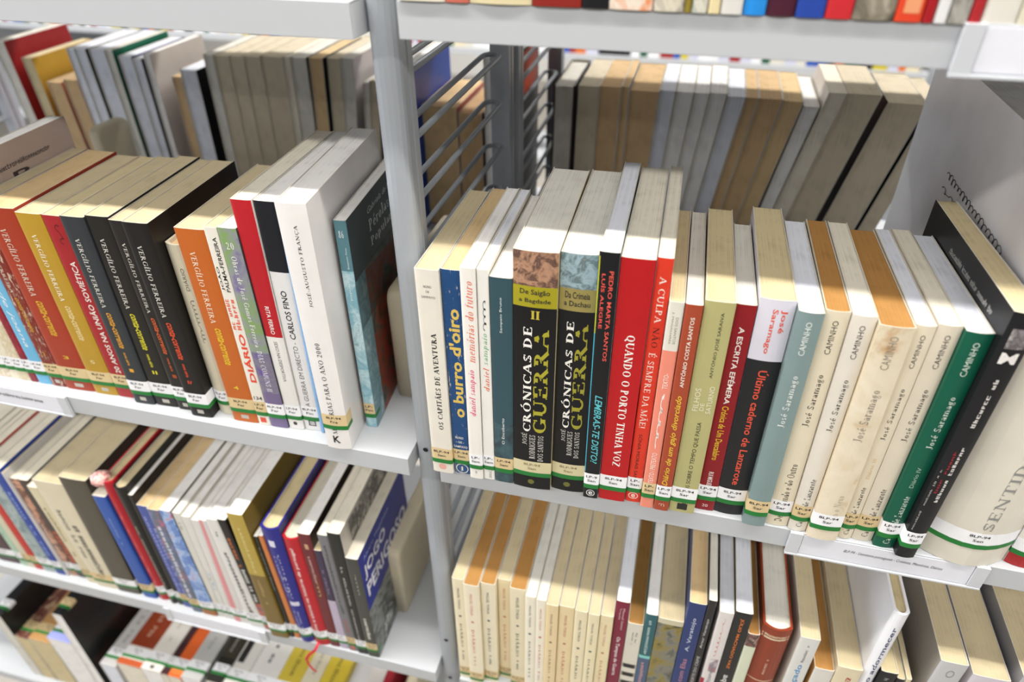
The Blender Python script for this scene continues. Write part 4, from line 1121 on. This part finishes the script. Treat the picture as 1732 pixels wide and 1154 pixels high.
S['E14'] = dict(lb='tall glossy white hardback with navy lettering, standing highest on the lower right shelf', sp='E6E6EA', hd=True, pg='y', lab='wVie', tx=[('Histórias para não adormecer', 'U', .2, .93, .32, .7, '2E3566', 'b')])
S['E15'] = dict(lb='black paperback with cream pages right of the tall white hardback', sp='1E1E20', pg='y', lab='wVie', tx=[scr(7, .8, .95, .35, .6, '9A9A98')])
S['E16'] = dict(lb='very thin black paperback with cream pages, lower right shelf', sp='232325', pg='y', lab='wVie')
S['E17'] = dict(lb='very thin cream paperback beside the thin black one, lower right shelf', sp='D2C6A8', pg='y', lab='wVie')
S['E18'] = dict(lb='thick grey paperback with its grey cover facing left, lower right shelf', sp='C2C2C4', cl='9E9890', cv='B8B4AC', pg='s', lab='wVie', tx=[('O', 'U', .9, .95, .4, .7, '8A8A90', 'l')])
S['E19'] = dict(lb='broad cream paged paperback near the right edge of the lower shelf', sp='D0CAD2', pg='s', lab='wVie')
S['E20'] = dict(lb='grey paperback at the right edge of the lower right shelf', sp='B4B2B4', cl='8C8A8C', pg='s', lab='wVie')

# ---- top right shelf: only the feet show
def top(lb, sp, **kw):
    d = dict(lb=lb, sp=sp, pg='c')
    d.update(kw)
    return d
S['U0a'] = top('pale cream book foot nearest the post on the top shelf', 'E2DACA')
S['U0b'] = top('pinkish red book foot second from the post on the top shelf', 'C46A5A')
S['U1'] = top('wide cream book foot on the top shelf left of the dark red one', 'DCCFA8', rd=True)
S['U2'] = top('dark red book foot on the top shelf', '8A2A22')
S['U3'] = top('black book foot on the top shelf left of the orange patterned one', '1E1E20')
S['U4'] = top('orange and cream patterned book foot on the top shelf', ['E07A30', 'E6DCCC', 'C8A090', 60], wr=.2)
S['U5'] = top('grey and cream patterned book foot on the top shelf', ['8A8480', 'D8D0BC', '6A6462', 70], wr=.2)
S['U5b'] = top('narrow olive book foot on the top shelf', '8A7A30')
S['U6'] = top('teal book foot with pale edges on the top shelf', ['3A6A70', 'D8D4C4', '2E565C', 90])
S['U7'] = top('narrow cream book foot on the top shelf right of the teal one', 'E0D0A4')
S['U8'] = top('light grey book foot on the top shelf left of the bright blue one', 'D6D4CE')
S['U9'] = top('bright azure book foot on the top shelf', '2A8ADA', rd=True, wr=.15)
S['U10'] = top('dark maroon book foot on the top shelf', '4A2030', rd=True)
S['U11'] = top('royal blue book foot on the top shelf', '2A479E')
S['U12'] = top('bright red book foot on the top shelf right of the royal blue one', 'C42E34')
S['U13'] = top('black and cream mottled book foot on the top shelf', ['2E2A24', '8A8272', 'E2DCCA', 45], wr=.2)
S['U14'] = top('orange red book foot with a pale panel on the top shelf', 'D8452A', pt=[(0.02, .5, .25, .85, 'E29A70')])
S['U15'] = top('narrow deep red book foot on the top shelf', 'A01E24')
S['U16'] = top('narrow white book foot on the top shelf', 'DDDDDD')
S['U17'] = top('grey and black photographic book foot on the top shelf', ['3A3836', 'A8A49C', '5A5652', 70])
S['U18'] = top('narrow crimson book foot on the top shelf left of the white one', 'A82A2E')
S['U19'] = top('wide off white book foot with a dark mark on the top shelf', 'DAD6CC', pt=[(.18, .3, .4, .55, '4A4A4C')])
S['U20'] = top('cream book foot at the right edge of the top shelf', 'D6D0BC')

# ---- back rows: fore-edges towards us
def bk(lb, sp, pg, **kw):
    d = dict(lb=lb, sp=sp, pg=pg, tp=.0)
    d.update(kw)
    return d
S['B1'] = bk('red covered book at the far left of the back row', 'A02A2E', 'g')
S['B2'] = bk('yellow covered book beside the red one in the back row', 'C29A3A', 'y')
S['B3'] = bk('low brown paged book with orange top beside the yellow one, back row left', 'C8854A', 'k')
S['B4'] = bk('low brown paged book with red cover edge, back row left', 'B8322A', 'k')
S['B5'] = bk('grey paged book right of the low brown ones, back row left', '6A6A72', 'b')
S['B6'] = bk('grey paged book with black cover edge, back row left', '1E1E24', 'b')
S['B7'] = bk('wide grey paged book left of the green covered one, back row left', 'A8A8B0', 'b')
S['B8'] = bk('narrow pale paged book with emerald green cover, back row left', '0F6A4E', 'g')
S['B9'] = bk('blue grey paged book with indigo cover edge, back row left', '3A3A7E', 'b')
S['B10'] = bk('grey paged book with a navy patch at its head, back row left', '24264E', 'b')
S['B11'] = bk('slim book with a broad cream white cover facing right, back row left', 'D8CFC8', 'w', h=0)
S['B12'] = bk('low dark brown paged book, back row left centre', '5A3A22', 'k')
S['B13'] = bk('low blue grey paged book with black cover, back row left centre', '141418', 'b')
S['B14'] = bk('grey paged book right of the low black covered one, back row left', '4A4A4C', 'g')
S['B15'] = bk('beige paged book, second of the even run left of the green edged book', 'A89A86', 'n')
S['B16'] = bk('beige paged book, third of the even run left of the green edged book', '8A7E6E', 'n')
S['B17'] = bk('tan paged book, fourth of the even run left of the green edged book', '6E5E4A', 'n')
S['B18'] = bk('wide grey beige paged book just left of the dark green edged book, back row', 'A89C90', 'n')
S['B19'] = bk('slim book with dark green covers in the back row left', '123A30', 'c')
S['B20'] = bk('grey beige paged book just right of the dark green edged book', '3A342E', 'g')
S['B21'] = bk('tan paged book between grey beige ones near the post, back row left', '2A2A26', 'o')
S['B22'] = bk('grey beige paged book right of the tan paged one, back row left', '4A5056', 'n')
S['B23'] = bk('grey paged book with white cover facing right near the post, back row left', 'DCD2CE', 'g')
S['B24'] = bk('low slim dark grey covered book left of the post, back row', '3A3A40', 'g')
S['B25'] = bk('low slim beige paged book just left of the post, back row', '6A665E', 'n')
S['B26'] = bk('low dark maroon book hidden behind the post, back row', '3A1A1C', 'k')
S['B27'] = bk('book with bright blue cover seen through the wire loops', '2348A8', 'w')
S['B28'] = bk('low tan paged book seen through the wire loops, right of the blue cover', 'B98A5A', 'o', cv='C27A70')
S['B29'] = bk('brown paged book with dull red cover seen through the wire loops', '8A2E30', 'k')
S['B30'] = bk('black book with orange upper cover seen through the rear wire loops', '151314', 'w', cv='151314', cl='151314', sd=[('L', '', .05, .97, .74, .985, 'D2502A', 'patch'), ('R', '', .05, .97, .74, .985, 'D2502A', 'patch')])
S['C1'] = bk('dark covered hardback at the left end of the right back row', '2A1E24', 'g', hd=True)
S['C2'] = bk('tan grey paged book beside the dark hardback, right back row', 'B8A68A', 'n')
S['C3'] = bk('brown paged book, third from the left of the right back row', '9A7A52', 'k')
S['C3b'] = bk('narrow dark brown paged book, right back row', '4A3826', 'k')
S['C4'] = bk('broad brown paged book left of the pale paged group, right back row', '8A6236', 'k')
S['C5'] = bk('pale grey paged book, first of the pale group in the right back row', '9AA0A8', 'b')
S['C6'] = bk('pale grey paged book, second of the pale group in the right back row', '8E8A88', 'w')
S['C7'] = bk('pale paged book, third of the pale group in the right back row', '9A9288', 'w')
S['C8'] = bk('pale paged book, fourth of the pale group in the right back row', '8E867C', 'w')
S['C9'] = bk('bluish white paged book, last of the pale group in the right back row', '9AA4B0', 'b')
S['C10'] = bk('narrow tan paged book right of the pale group, right back row', '8A6A42', 'k')
S['C11'] = bk('broad tan paged book left of the thin black hardback, right back row', '7A5A34', 'k')
S['C12'] = bk('thin black covered hardback with tan pages, right back row', '14141A', 'o', hd=True)
S['C13'] = bk('pale grey paged book right of the thin black hardback, right back row', '8A8A8E', 'w')
S['C14'] = bk('slim book with white cover facing left and rust coloured edge, right back row', 'C27A4A', 'c', cl='C27A4A', cv='D9CFC4')
S['C15'] = bk('broad beige paged book with rust coloured edge, right back row', '4A2A1C', 'n', cv='B8683C')
S['C16'] = bk('broad pale paged book leaning at the right end of the right back row', '1E1C1C', 'n')
S['C17'] = bk('cream paged book with black edge leaning beside the huge white book', '1E1C1C', 'n')
for k in ('C12',):
    S[k]['hd'] = False

# ---- bottom left shelf: books lying on their fore-edges, spines up
def up(lb, sp, pg='w', **kw):
    d = dict(lb=lb, sp=sp, pg=pg, lab='wCar', lw=.006)
    d.update(kw)
    return d
S['G1'] = up('black spined book lying spine up at the bottom left corner', '1C1C1E', 'g')
S['G2'] = up('maroon and cream striped book lying spine up near the bottom left corner', ['5A3430', '6E4038', 'D0C09A', 60], 'y', lab='tCar')
S['G3'] = up('tan book with green edged pages lying spine up, bottom left shelf', 'B98E5A', 'y', cv='2A5A3A', cl='2A5A3A', lab='tCar')
S['G4'] = up('white book with lavender foot lying spine up left of the big dark cover', 'DEDCE4', 'w', bd=[(0, .06, '9AA0E0')])
S['G5'] = up('large dark pictorial book whose near black cover faces right, bottom left shelf', '16191C', 'w', cv=['10151A', '0C1216', '1C1A18', '3A1E14', 8], lab='tCar')
S['G6'] = up('grey white book lying spine up right of the big dark cover', 'C2C0BE', 'b', tx=[scr(12, .2, .7, .4, .6, '7A7A7C')])
S['G7'] = up('rust brown book with white top lying spine up, bottom left shelf', 'D9D4CC', 'c', bd=[(.16, .8, '8A3A20'), (0, .05, 'B9562E')], tx=[scr(12, .25, .65, .4, .62, 'C29A86')])
S['G8'] = up('white book with small dark emblem lying spine up right of the rust one', 'DDD8D0', 'w', tx=[scr(10, .25, .6, .4, .55, 'A8A49C')], pt=[(.015, .04, .4, .6, '3A3A3A')])
S['G9'] = up('thin dark maroon book lying spine up, bottom left shelf', '42262A', 'c')
S['G10'] = up('orange book lying spine up, bottom left shelf', 'D2602A', 'c', bd=[(.02, .06, 'E8763A')])
S['G11'] = up('light grey book lying spine up right of the orange one', 'B4B4B2', 'w', tx=[scr(12, .25, .7, .4, .6, '8A8A8A')])
S['G12'] = up('black spined book lying spine up, bottom left shelf centre', '26241F', 'w', bd=[(.2, 1, '3A362E')], tx=[scr(14, .25, .8, .4, .6, 'B0ACA0')])
S['G13'] = up('black and white spined book lying spine up left of the plain white ones', 'D6D4CE', 'w', cv='222020', pt=[(.2, .9, .1, .45, '2A2826')])
S['G13b'] = up('broad plain white book lying spine up left of the yellow ones', 'DAD8D4', 'w', tx=[scr(5, .25, .4, .4, .55, '4A4A50', 'sb'), scr(6, .55, .8, .4, .55, '9A9A9A')])
S['G14'] = up('yellow book lying spine up, left of two yellow ones', 'C9B442', 'w', tx=[scr(9, .2, .6, .4, .6, '6A5E24')])
S['G15'] = up('narrow cream book lying spine up between the two yellow ones', 'D3CBB4', 'w', tx=[scr(9, .25, .6, .4, .6, '8A857A')])
S['G16'] = up('yellow book lying spine up, right of two yellow ones', 'CDB63C', 'w', tx=[scr(9, .2, .6, .4, .6, '6A5E24')])
S['G17'] = up('pale grey book lying spine up right of the yellow ones', 'C9C9CC', 'w')
S['G18'] = up('white book lying spine up left of the thin red one, bottom shelf', 'D2CDC8', 'w')
S['G19'] = up('thin red book lying spine up beside the beige bookend, bottom shelf', '9A2430', 'w')

# ------------------------------------------------------------------ the room
def structure(name, bm, mat):
    return tag(bm_obj(name, bm, mat), kind='structure')


bm = bmesh.new(); box_bm(bm, (-4.5, -3.2, -1.17), (4.5, 5.2, -1.12))
structure('floor', bm, plain_mat('floor_linoleum', 'A9A39A', 0.5, 0, 0.06))
bm = bmesh.new(); box_bm(bm, (-4.5, 5.2, -1.12), (4.5, 5.3, 1.75))
structure('wall_back', bm, plain_mat('wall_paint', 'E6E4E0', 0.8))

STEEL = plain_mat('shelf_enamel', 'BCBFC3', 0.42, 0, 0.02)
POST = plain_mat('post_enamel', 'A0A5AC', 0.38, 0, 0.02)
WIRE = plain_mat('wire_enamel', '8F959C', 0.35, 0, 0.02)
DARK = plain_mat('dark_hole', '0A0A0B', 0.9)
ACRYL = plain_mat('label_holder_plastic', 'C6C9CE', 0.2)
CARD = plain_mat('label_card', 'DFE0E8', 0.6)
BEIGE = plain_mat('beige_plastic', 'D8CDB2', 0.5)

TH = 0.0216


def shelf(x0, x1, ya, yb, z, label, group):
    """Folded steel shelf: top sheet, front and rear lip, end flanges."""
    bm = bmesh.new()
    box_bm(bm, (x0, ya + .0012, z - .0014), (x1, yb - .0012, z), .0004)
    box_bm(bm, (x0, ya, z - TH), (x1, ya + .0014, z - .0002), .0005)
    box_bm(bm, (x0, yb - .0014, z - TH), (x1, yb, z - .0002), .0005)
    box_bm(bm, (x0, ya + .0016, z - TH), (x0 + .0014, yb - .0016, z - .0016))
    box_bm(bm, (x1 - .0014, ya + .0016, z - TH), (x1, yb - .0016, z - .0016))
    o = bm_obj('steel_shelf', bm, STEEL)
    return tag(o, label, 'shelf', group)


XL0, XL1, XR0, XR1 = -1.095, -0.1135, -0.0830, 0.900
FY0, FY1, BY0, BY1 = 0.0, 0.322, 0.328, 0.625
ZS = {'top': .3836, 'mid': 0.0, 'low': -.3627, 'bot': -.717}
GS = 'pale grey steel shelves of the bookcase'
for nm, z, t in (('left', ZS['top'] - .002, 'top'), ('left', 0, 'middle'), ('left', ZS['low'], 'lower'), ('left', ZS['bot'], 'bottom'),
                 ('right', ZS['top'], 'top'), ('right', 0, 'middle'), ('right', ZS['low'], 'lower')):
    shelf(XL0 if nm == 'left' else XR0, XL1 if nm == 'left' else XR1, FY0, FY1, z, 'pale grey steel shelf, %s one on the %s of the post, near side' % (t, nm), GS)
for nm, z, t in (('left', ZS['top'] - .002, 'top'), ('left', 0, 'middle'), ('right', ZS['top'], 'top'), ('right', 0, 'middle')):
    shelf(XL0 if nm == 'left' else XR0, XL1 if nm == 'left' else XR1, BY0, BY1, z, 'pale grey steel shelf, %s one %s of the post under the back row' % (t, nm), GS)


def post_mesh(x0, x1, y0, y1, z0, z1, nose):
    """Extruded post: rounded nose, stepped waist with a groove, square tail."""
    w = x1 - x0
    cx = (x0 + x1) / 2
    L = y1 - y0
    pr = []
    for i in range(9):
        a = math.pi * (1 - i / 8)
        pr.append((cx + w / 2 * math.cos(a), w / 2 * .75 * (1 - math.sin(a))))
    pr += [(cx + w / 2, L * .58), (cx + w / 2 - .0022, L * .60), (cx + w / 2 - .0022, L * .66), (cx + w / 2, L * .70), (cx + w / 2, L), (cx - w / 2, L),
           (cx - w / 2, L * .70), (cx - w / 2 + .0022, L * .66), (cx - w / 2 + .0022, L * .60), (cx - w / 2, L * .58)]
    if nose < 0:
        pr = [(x, L - y) for x, y in pr][::-1]
    n = len(pr)
    V = [(x, y0 + y, z0) for x, y in pr] + [(x, y0 + y, z1) for x, y in pr]
    F = [(i, (i + 1) % n, n + (i + 1) % n, n + i) for i in range(n)] + [tuple(range(n - 1, -1, -1)), tuple(range(n, 2 * n))]
    return mesh('post', V, F)


def rounded_loop(x0, x1, y0, y1, z, r):
    pts = []
    for cx, cy, a0 in ((x1 - r, y1 - r, 0), (x0 + r, y1 - r, 90), (x0 + r, y0 + r, 180), (x1 - r, y0 + r, 270)):
        for i in range(5):
            a = math.radians(a0 + i * 22.5)
            pts.append((cx + r * math.cos(a), cy + r * math.sin(a), z))
    return pts


def end_frame(xc, label, holes):
    root = empty('shelf_end_frame', (xc, 0.35, -1.12))
    tag(root, label, 'shelf frame', 'upright frames between the bays')
    off = (-xc, -0.35, 1.12)

    def put(name, me, mat):
        o = link(name, me, mat, root)
        o.location = off
        return o
    for y0, y1, ns in ((.016, .042, 1), (.298, .325, -1), (.335, .362, 1), (.592, .618, -1)):
        put('post', post_mesh(xc - .0100, xc + .0100, y0, y1, -1.12, .80, ns), POST)
    k = 0
    for j in range(30):
        z = .7035 - .0465 * j - .0005
        if any(zz - .027 < z < zz + .006 for zz in ZS.values()):
            continue
        for ya, yb in ((.038, .288), (.366, .588)):
            bm = bmesh.new()
            tube_bm(bm, rounded_loop(xc - .0120, xc + .0050, ya, yb, z, .010), .0025, 8, True)
            me = bpy.data.meshes.new('wire_loop')
            bmesh.ops.recalc_face_normals(bm, faces=bm.faces)
            bm.to_mesh(me); bm.free()
            me.polygons.foreach_set('use_smooth', [True] * len(me.polygons))
            put('wire_loop', me, WIRE)
    if holes:
        for z in (-.0005, -.313, -.396):
            V = []
            for i in range(14):
                a = 2 * math.pi * i / 14
                V.append((xc + .0005 + .0026 * math.cos(a), .0157, z + .0026 * math.sin(a)))
            put('peg_hole', mesh('peg_hole', V, [tuple(range(14))]), DARK)
    bm = bmesh.new(); box_bm(bm, (xc - .02, .02, -1.12), (xc + .02, .63, -1.095), .003)
    me = bpy.data.meshes.new('foot'); bm.to_mesh(me); bm.free()
    put('foot', me, POST)


XC = -0.1025
end_frame(XC, 'grey enamelled post with wire loops between the left and right bays', True)
end_frame(XL0 - .0165, 'grey post frame at the left end of the left bay', False)
end_frame(XR1 + .0165, 'grey post frame at the right end of the right bay', False)


# label holders clipped to the shelf lips
def label_holder(x0, x1, z, label, text=None):
    root = empty('shelf_label_holder', ((x0 + x1) / 2, -.0004, z - .012))
    tag(root, label, 'label holder', 'label holders on the shelf lips')
    off = (-(x0 + x1) / 2, .0004, .012 - z)
    bm = bmesh.new()
    box_bm(bm, (x0, -.0022, z - .0245), (x1, -.0006, z + .0005), .0004)
    box_bm(bm, (x0, -.0042, z - .0255), (x1, -.0006, z - .0235), .0004)
    for a in (x0, x1 - .010):
        box_bm(bm, (a, -.0038, z - .0235), (a + .010, -.0022, z + .0005), .0004)
    bm_obj('holder', bm, ACRYL, root).location = off
    bm = bmesh.new(); box_bm(bm, (x0 + .0105, -.0028, z - .0225), (x1 - .0105, -.0023, z - .001))
    c = bm_obj('card', bm, CARD, root); c.location = off
    if text:
        vs, fs = shape_of(text[0], text[3])
        V = [(text[1] + tx * (text[2] - text[1]), -.0030, z - .0125 + ty * .0042) for tx, ty in vs]
        t = link('card_lettering', mesh('card_lettering', V, fs), ink('4A4A52'), c)
    return root


label_holder(.219, .366, .0, 'clear label holder with printed card under the cream spines, middle right shelf', ('8LP-94 - Literatura portuguesa - Crónicas, Memórias, Diários', .262, .335, 'i'))
label_holder(.219, .40, ZS['top'] + .001, 'label holder with blank card on the top right shelf lip')
label_holder(-.66, -.483, .0, 'label holder with faint print at the left end of the middle left shelf', ('Literatura portuguesa Cronicas', -.63, -.515, 's'))
label_holder(-.492, -.342, ZS['low'], 'label holder with blank card on the lower left shelf lip')


# bookends: beige slabs with rounded edges
def bookend(x0, x1, y0, y1, z, h, label):
    bm = bmesh.new()
    r = .012
    pr = []
    for cy, cz, a0 in ((y0 + r, h - r, 180), (y1 - r, h - r, 90)):
        for i in range(6):
            a = math.radians(a0 - 18 * i)
            pr.append((cy + r * math.cos(a), cz + r * math.sin(a)))
    pr += [(y1, 0), (y0, 0)]
    A = [bm.verts.new((x0, y, zz)) for y, zz in pr]
    B = [bm.verts.new((x1, y, zz)) for y, zz in pr]
    n = len(pr)
    bm.faces.new(A); bm.faces.new(B[::-1])
    for i in range(n):
        bm.faces.new((A[i], A[(i + 1) % n], B[(i + 1) % n], B[i]))
    bmesh.ops.recalc_face_normals(bm, faces=bm.faces)
    es = [e for e in bm.edges if abs(e.verts[0].co.x - e.verts[1].co.x) < 1e-6]
    bmesh.ops.bevel(bm, geom=es, offset=.0045, segments=3, affect='EDGES', profile=.5)
    cx, cy = (x0 + x1) / 2, (y0 + y1) / 2
    root = empty('bookend', (cx, y0, z + .0005))
    tag(root, label, 'bookend', 'beige bookends')
    bm_obj('slab', bm, BEIGE, root, True).location = (-cx, -y0, 0)
    bm = bmesh.new()
    box_bm(bm, (x0 + .003, y0 + .03, .004), (x0 + .0045, y1 - .01, h * .55), .0003)
    return root


bookend(-.1560, -.1380, .082, .255, 0, .124, 'beige rounded bookend right of the teal book on the middle left shelf')
bookend(-.1955, -.1755, .068, .255, ZS['low'], .118, 'beige rounded bookend right of the blue covered book on the lower left shelf')
bookend(-.212, -.194, .066, .25, ZS['bot'], .124, 'beige rounded bookend at the right end of the bottom left shelf')
bookend(-.745, -.727, .395, .46, 0, .123, 'beige rounded bookend in front of the back row behind the black spines')

# ------------------------------------------------------------------ the books
RZ_R = {'R19': 1.5, 'R20': 2.1, 'R21': 2.8, 'R22': 3.3, 'R23': 3.8, 'R24': 1.5, 'R25': 1.5}
for k in ('R19', 'R20', 'R21', 'R22', 'R23'):
    S[k]['tp'] = .13
for r in ROW_RIGHT:
    build_book(r, 0, S[r[0]], 'books on the middle right shelf', rz=RZ_R.get(r[0], 0.5 if r[0] in ('R1', 'R2') else 0.9))
for r in ROW_LEFT:
    build_book(r, 0, S[r[0]], 'books on the middle left shelf', rz={'L18': 5.0, 'L19': 5.0}.get(r[0], 2.5))
for r in ROW_LEFT_LOW:
    build_book(r, ZS['low'], S[r[0]], 'books on the lower left shelf', rz=2.0)
for r in ROW_RIGHT_LOW:
    build_book(r, ZS['low'], S[r[0]], 'books on the lower right shelf', rz=0.5)
for r in ROW_TOP:
    build_book(r, ZS['top'], S[r[0]], 'books on the top right shelf')
for r in ROW_BACK_LEFT:
    build_book(r, 0, S[r[0]], 'books in the back row left of the post', 'back')
for r in ROW_BACK_RIGHT:
    build_book(r, 0, S[r[0]], 'books in the back row right of the post', 'back')
for r in ROW_SPINE_UP:
    build_book(r, ZS['bot'], S[r[0]], 'books lying spine up on the bottom left shelf', 'up')

# red ribbon marker hanging from the bright red hardback
o26 = [o for o in COL.objects if o.get('label') == S['T26']['lb']][0]
cx, cy, cz = o26.location
pts = [(-.004, .004, .0035), (-.004, -.004, .002), (-.006, -.008, -.002), (-.014, -.011, -.010), (-.019, -.012, -.020), (-.018, -.012, -.032), (-.013, -.013, -.040), (-.009, -.013, -.044)]
V, F = [], []
for i, p in enumerate(pts):
    q = pts[min(i + 1, len(pts) - 1)]; r0 = pts[max(i - 1, 0)]
    dx, dz = q[0] - r0[0], q[2] - r0[2]
    L = math.hypot(dx, dz) or 1
    nx, nz = (-dz / L, dx / L) if i > 1 else (1, 0)
    V += [(p[0] - nx * .0018, p[1], p[2] - nz * .0018), (p[0] + nx * .0018, p[1], p[2] + nz * .0018), (p[0] + nx * .0018, p[1] + .0004, p[2] + nz * .0018), (p[0] - nx * .0018, p[1] + .0004, p[2] - nz * .0018)]
    if i:
        k = 4 * i
        for a in range(4):
            b = (a + 1) % 4
            F.append((k - 4 + a, k - 4 + b, k + b, k + a))
link('ribbon_marker', mesh('ribbon_marker', V, F), plain_mat('red_ribbon', 'C42030', .6), o26)

# crumpled pink wrap at the head of the red book
o12 = [o for o in COL.objects if o.get('label') == S['T12']['lb']][0]
bm = bmesh.new()
bmesh.ops.create_icosphere(bm, subdivisions=3, radius=.011)
rnd = random.Random(3)
for v in bm.verts:
    n = v.co.normalized()
    v.co = Vector((n.x * .0105, n.y * .010, n.z * .009)) * (1 + .16 * math.sin(9 * n.x + 5 * n.z) * math.cos(8 * n.y + 3))
bm_obj('crumpled_wrap', bm, art_mat(['C23A48', 'E6A8A0', 'F0D6CC', 'C8424E'], 160), o12, True).location = (-.013, .006, .222)

# ------------------------------------------------------------------ the shelf across the far aisle
FX0, FX1, FYF, FZ = -2.7, .75, 1.95, -.115
shelf(FX0, FX1, FYF, FYF + .28, FZ, 'white steel shelf across the far aisle behind the bookcase', None)
shelf(FX0, FX1, FYF, FYF + .28, FZ - .36, 'lower white steel shelf across the far aisle', None)
for x in (FX0 - .02, FX1 + .02):
    bm = bmesh.new(); box_bm(bm, (x - .0185, FYF + .02, -1.12), (x + .0185, FYF + .27, .4), .004)
    tag(bm_obj('upright_panel', bm, POST), 'grey upright panel at the %s end of the far shelf' % ('left' if x < 0 else 'right'), 'shelf frame')
rnd = random.Random(11)
x = FX0 + .01
FARC = [('white', 'E6E6EA'), ('pale', 'D6D2C8'), ('green', '1F5A40'), ('dark', '26262A'), ('red', '9A2A2A'), ('cream', 'DCD2B4'), ('yellow', 'C8B838'), ('blue', '2E58B0'), ('orange', 'D8702E'), ('white', 'EDEDF0'), ('lavender', 'C6C8DA')]
while x < FX1 - .05:
    t = rnd.uniform(.018, .042)
    nm, c = rnd.choice(FARC)
    h = rnd.uniform(.19, .25)
    build_book(('far', x, x + t, x, x + t, h, FYF + .006, .14), FZ, dict(lb='blurred %s spine in the row across the far aisle' % nm, sp=c, pg='w'), 'blurred %s spines across the far aisle' % nm)
    x += t + .001
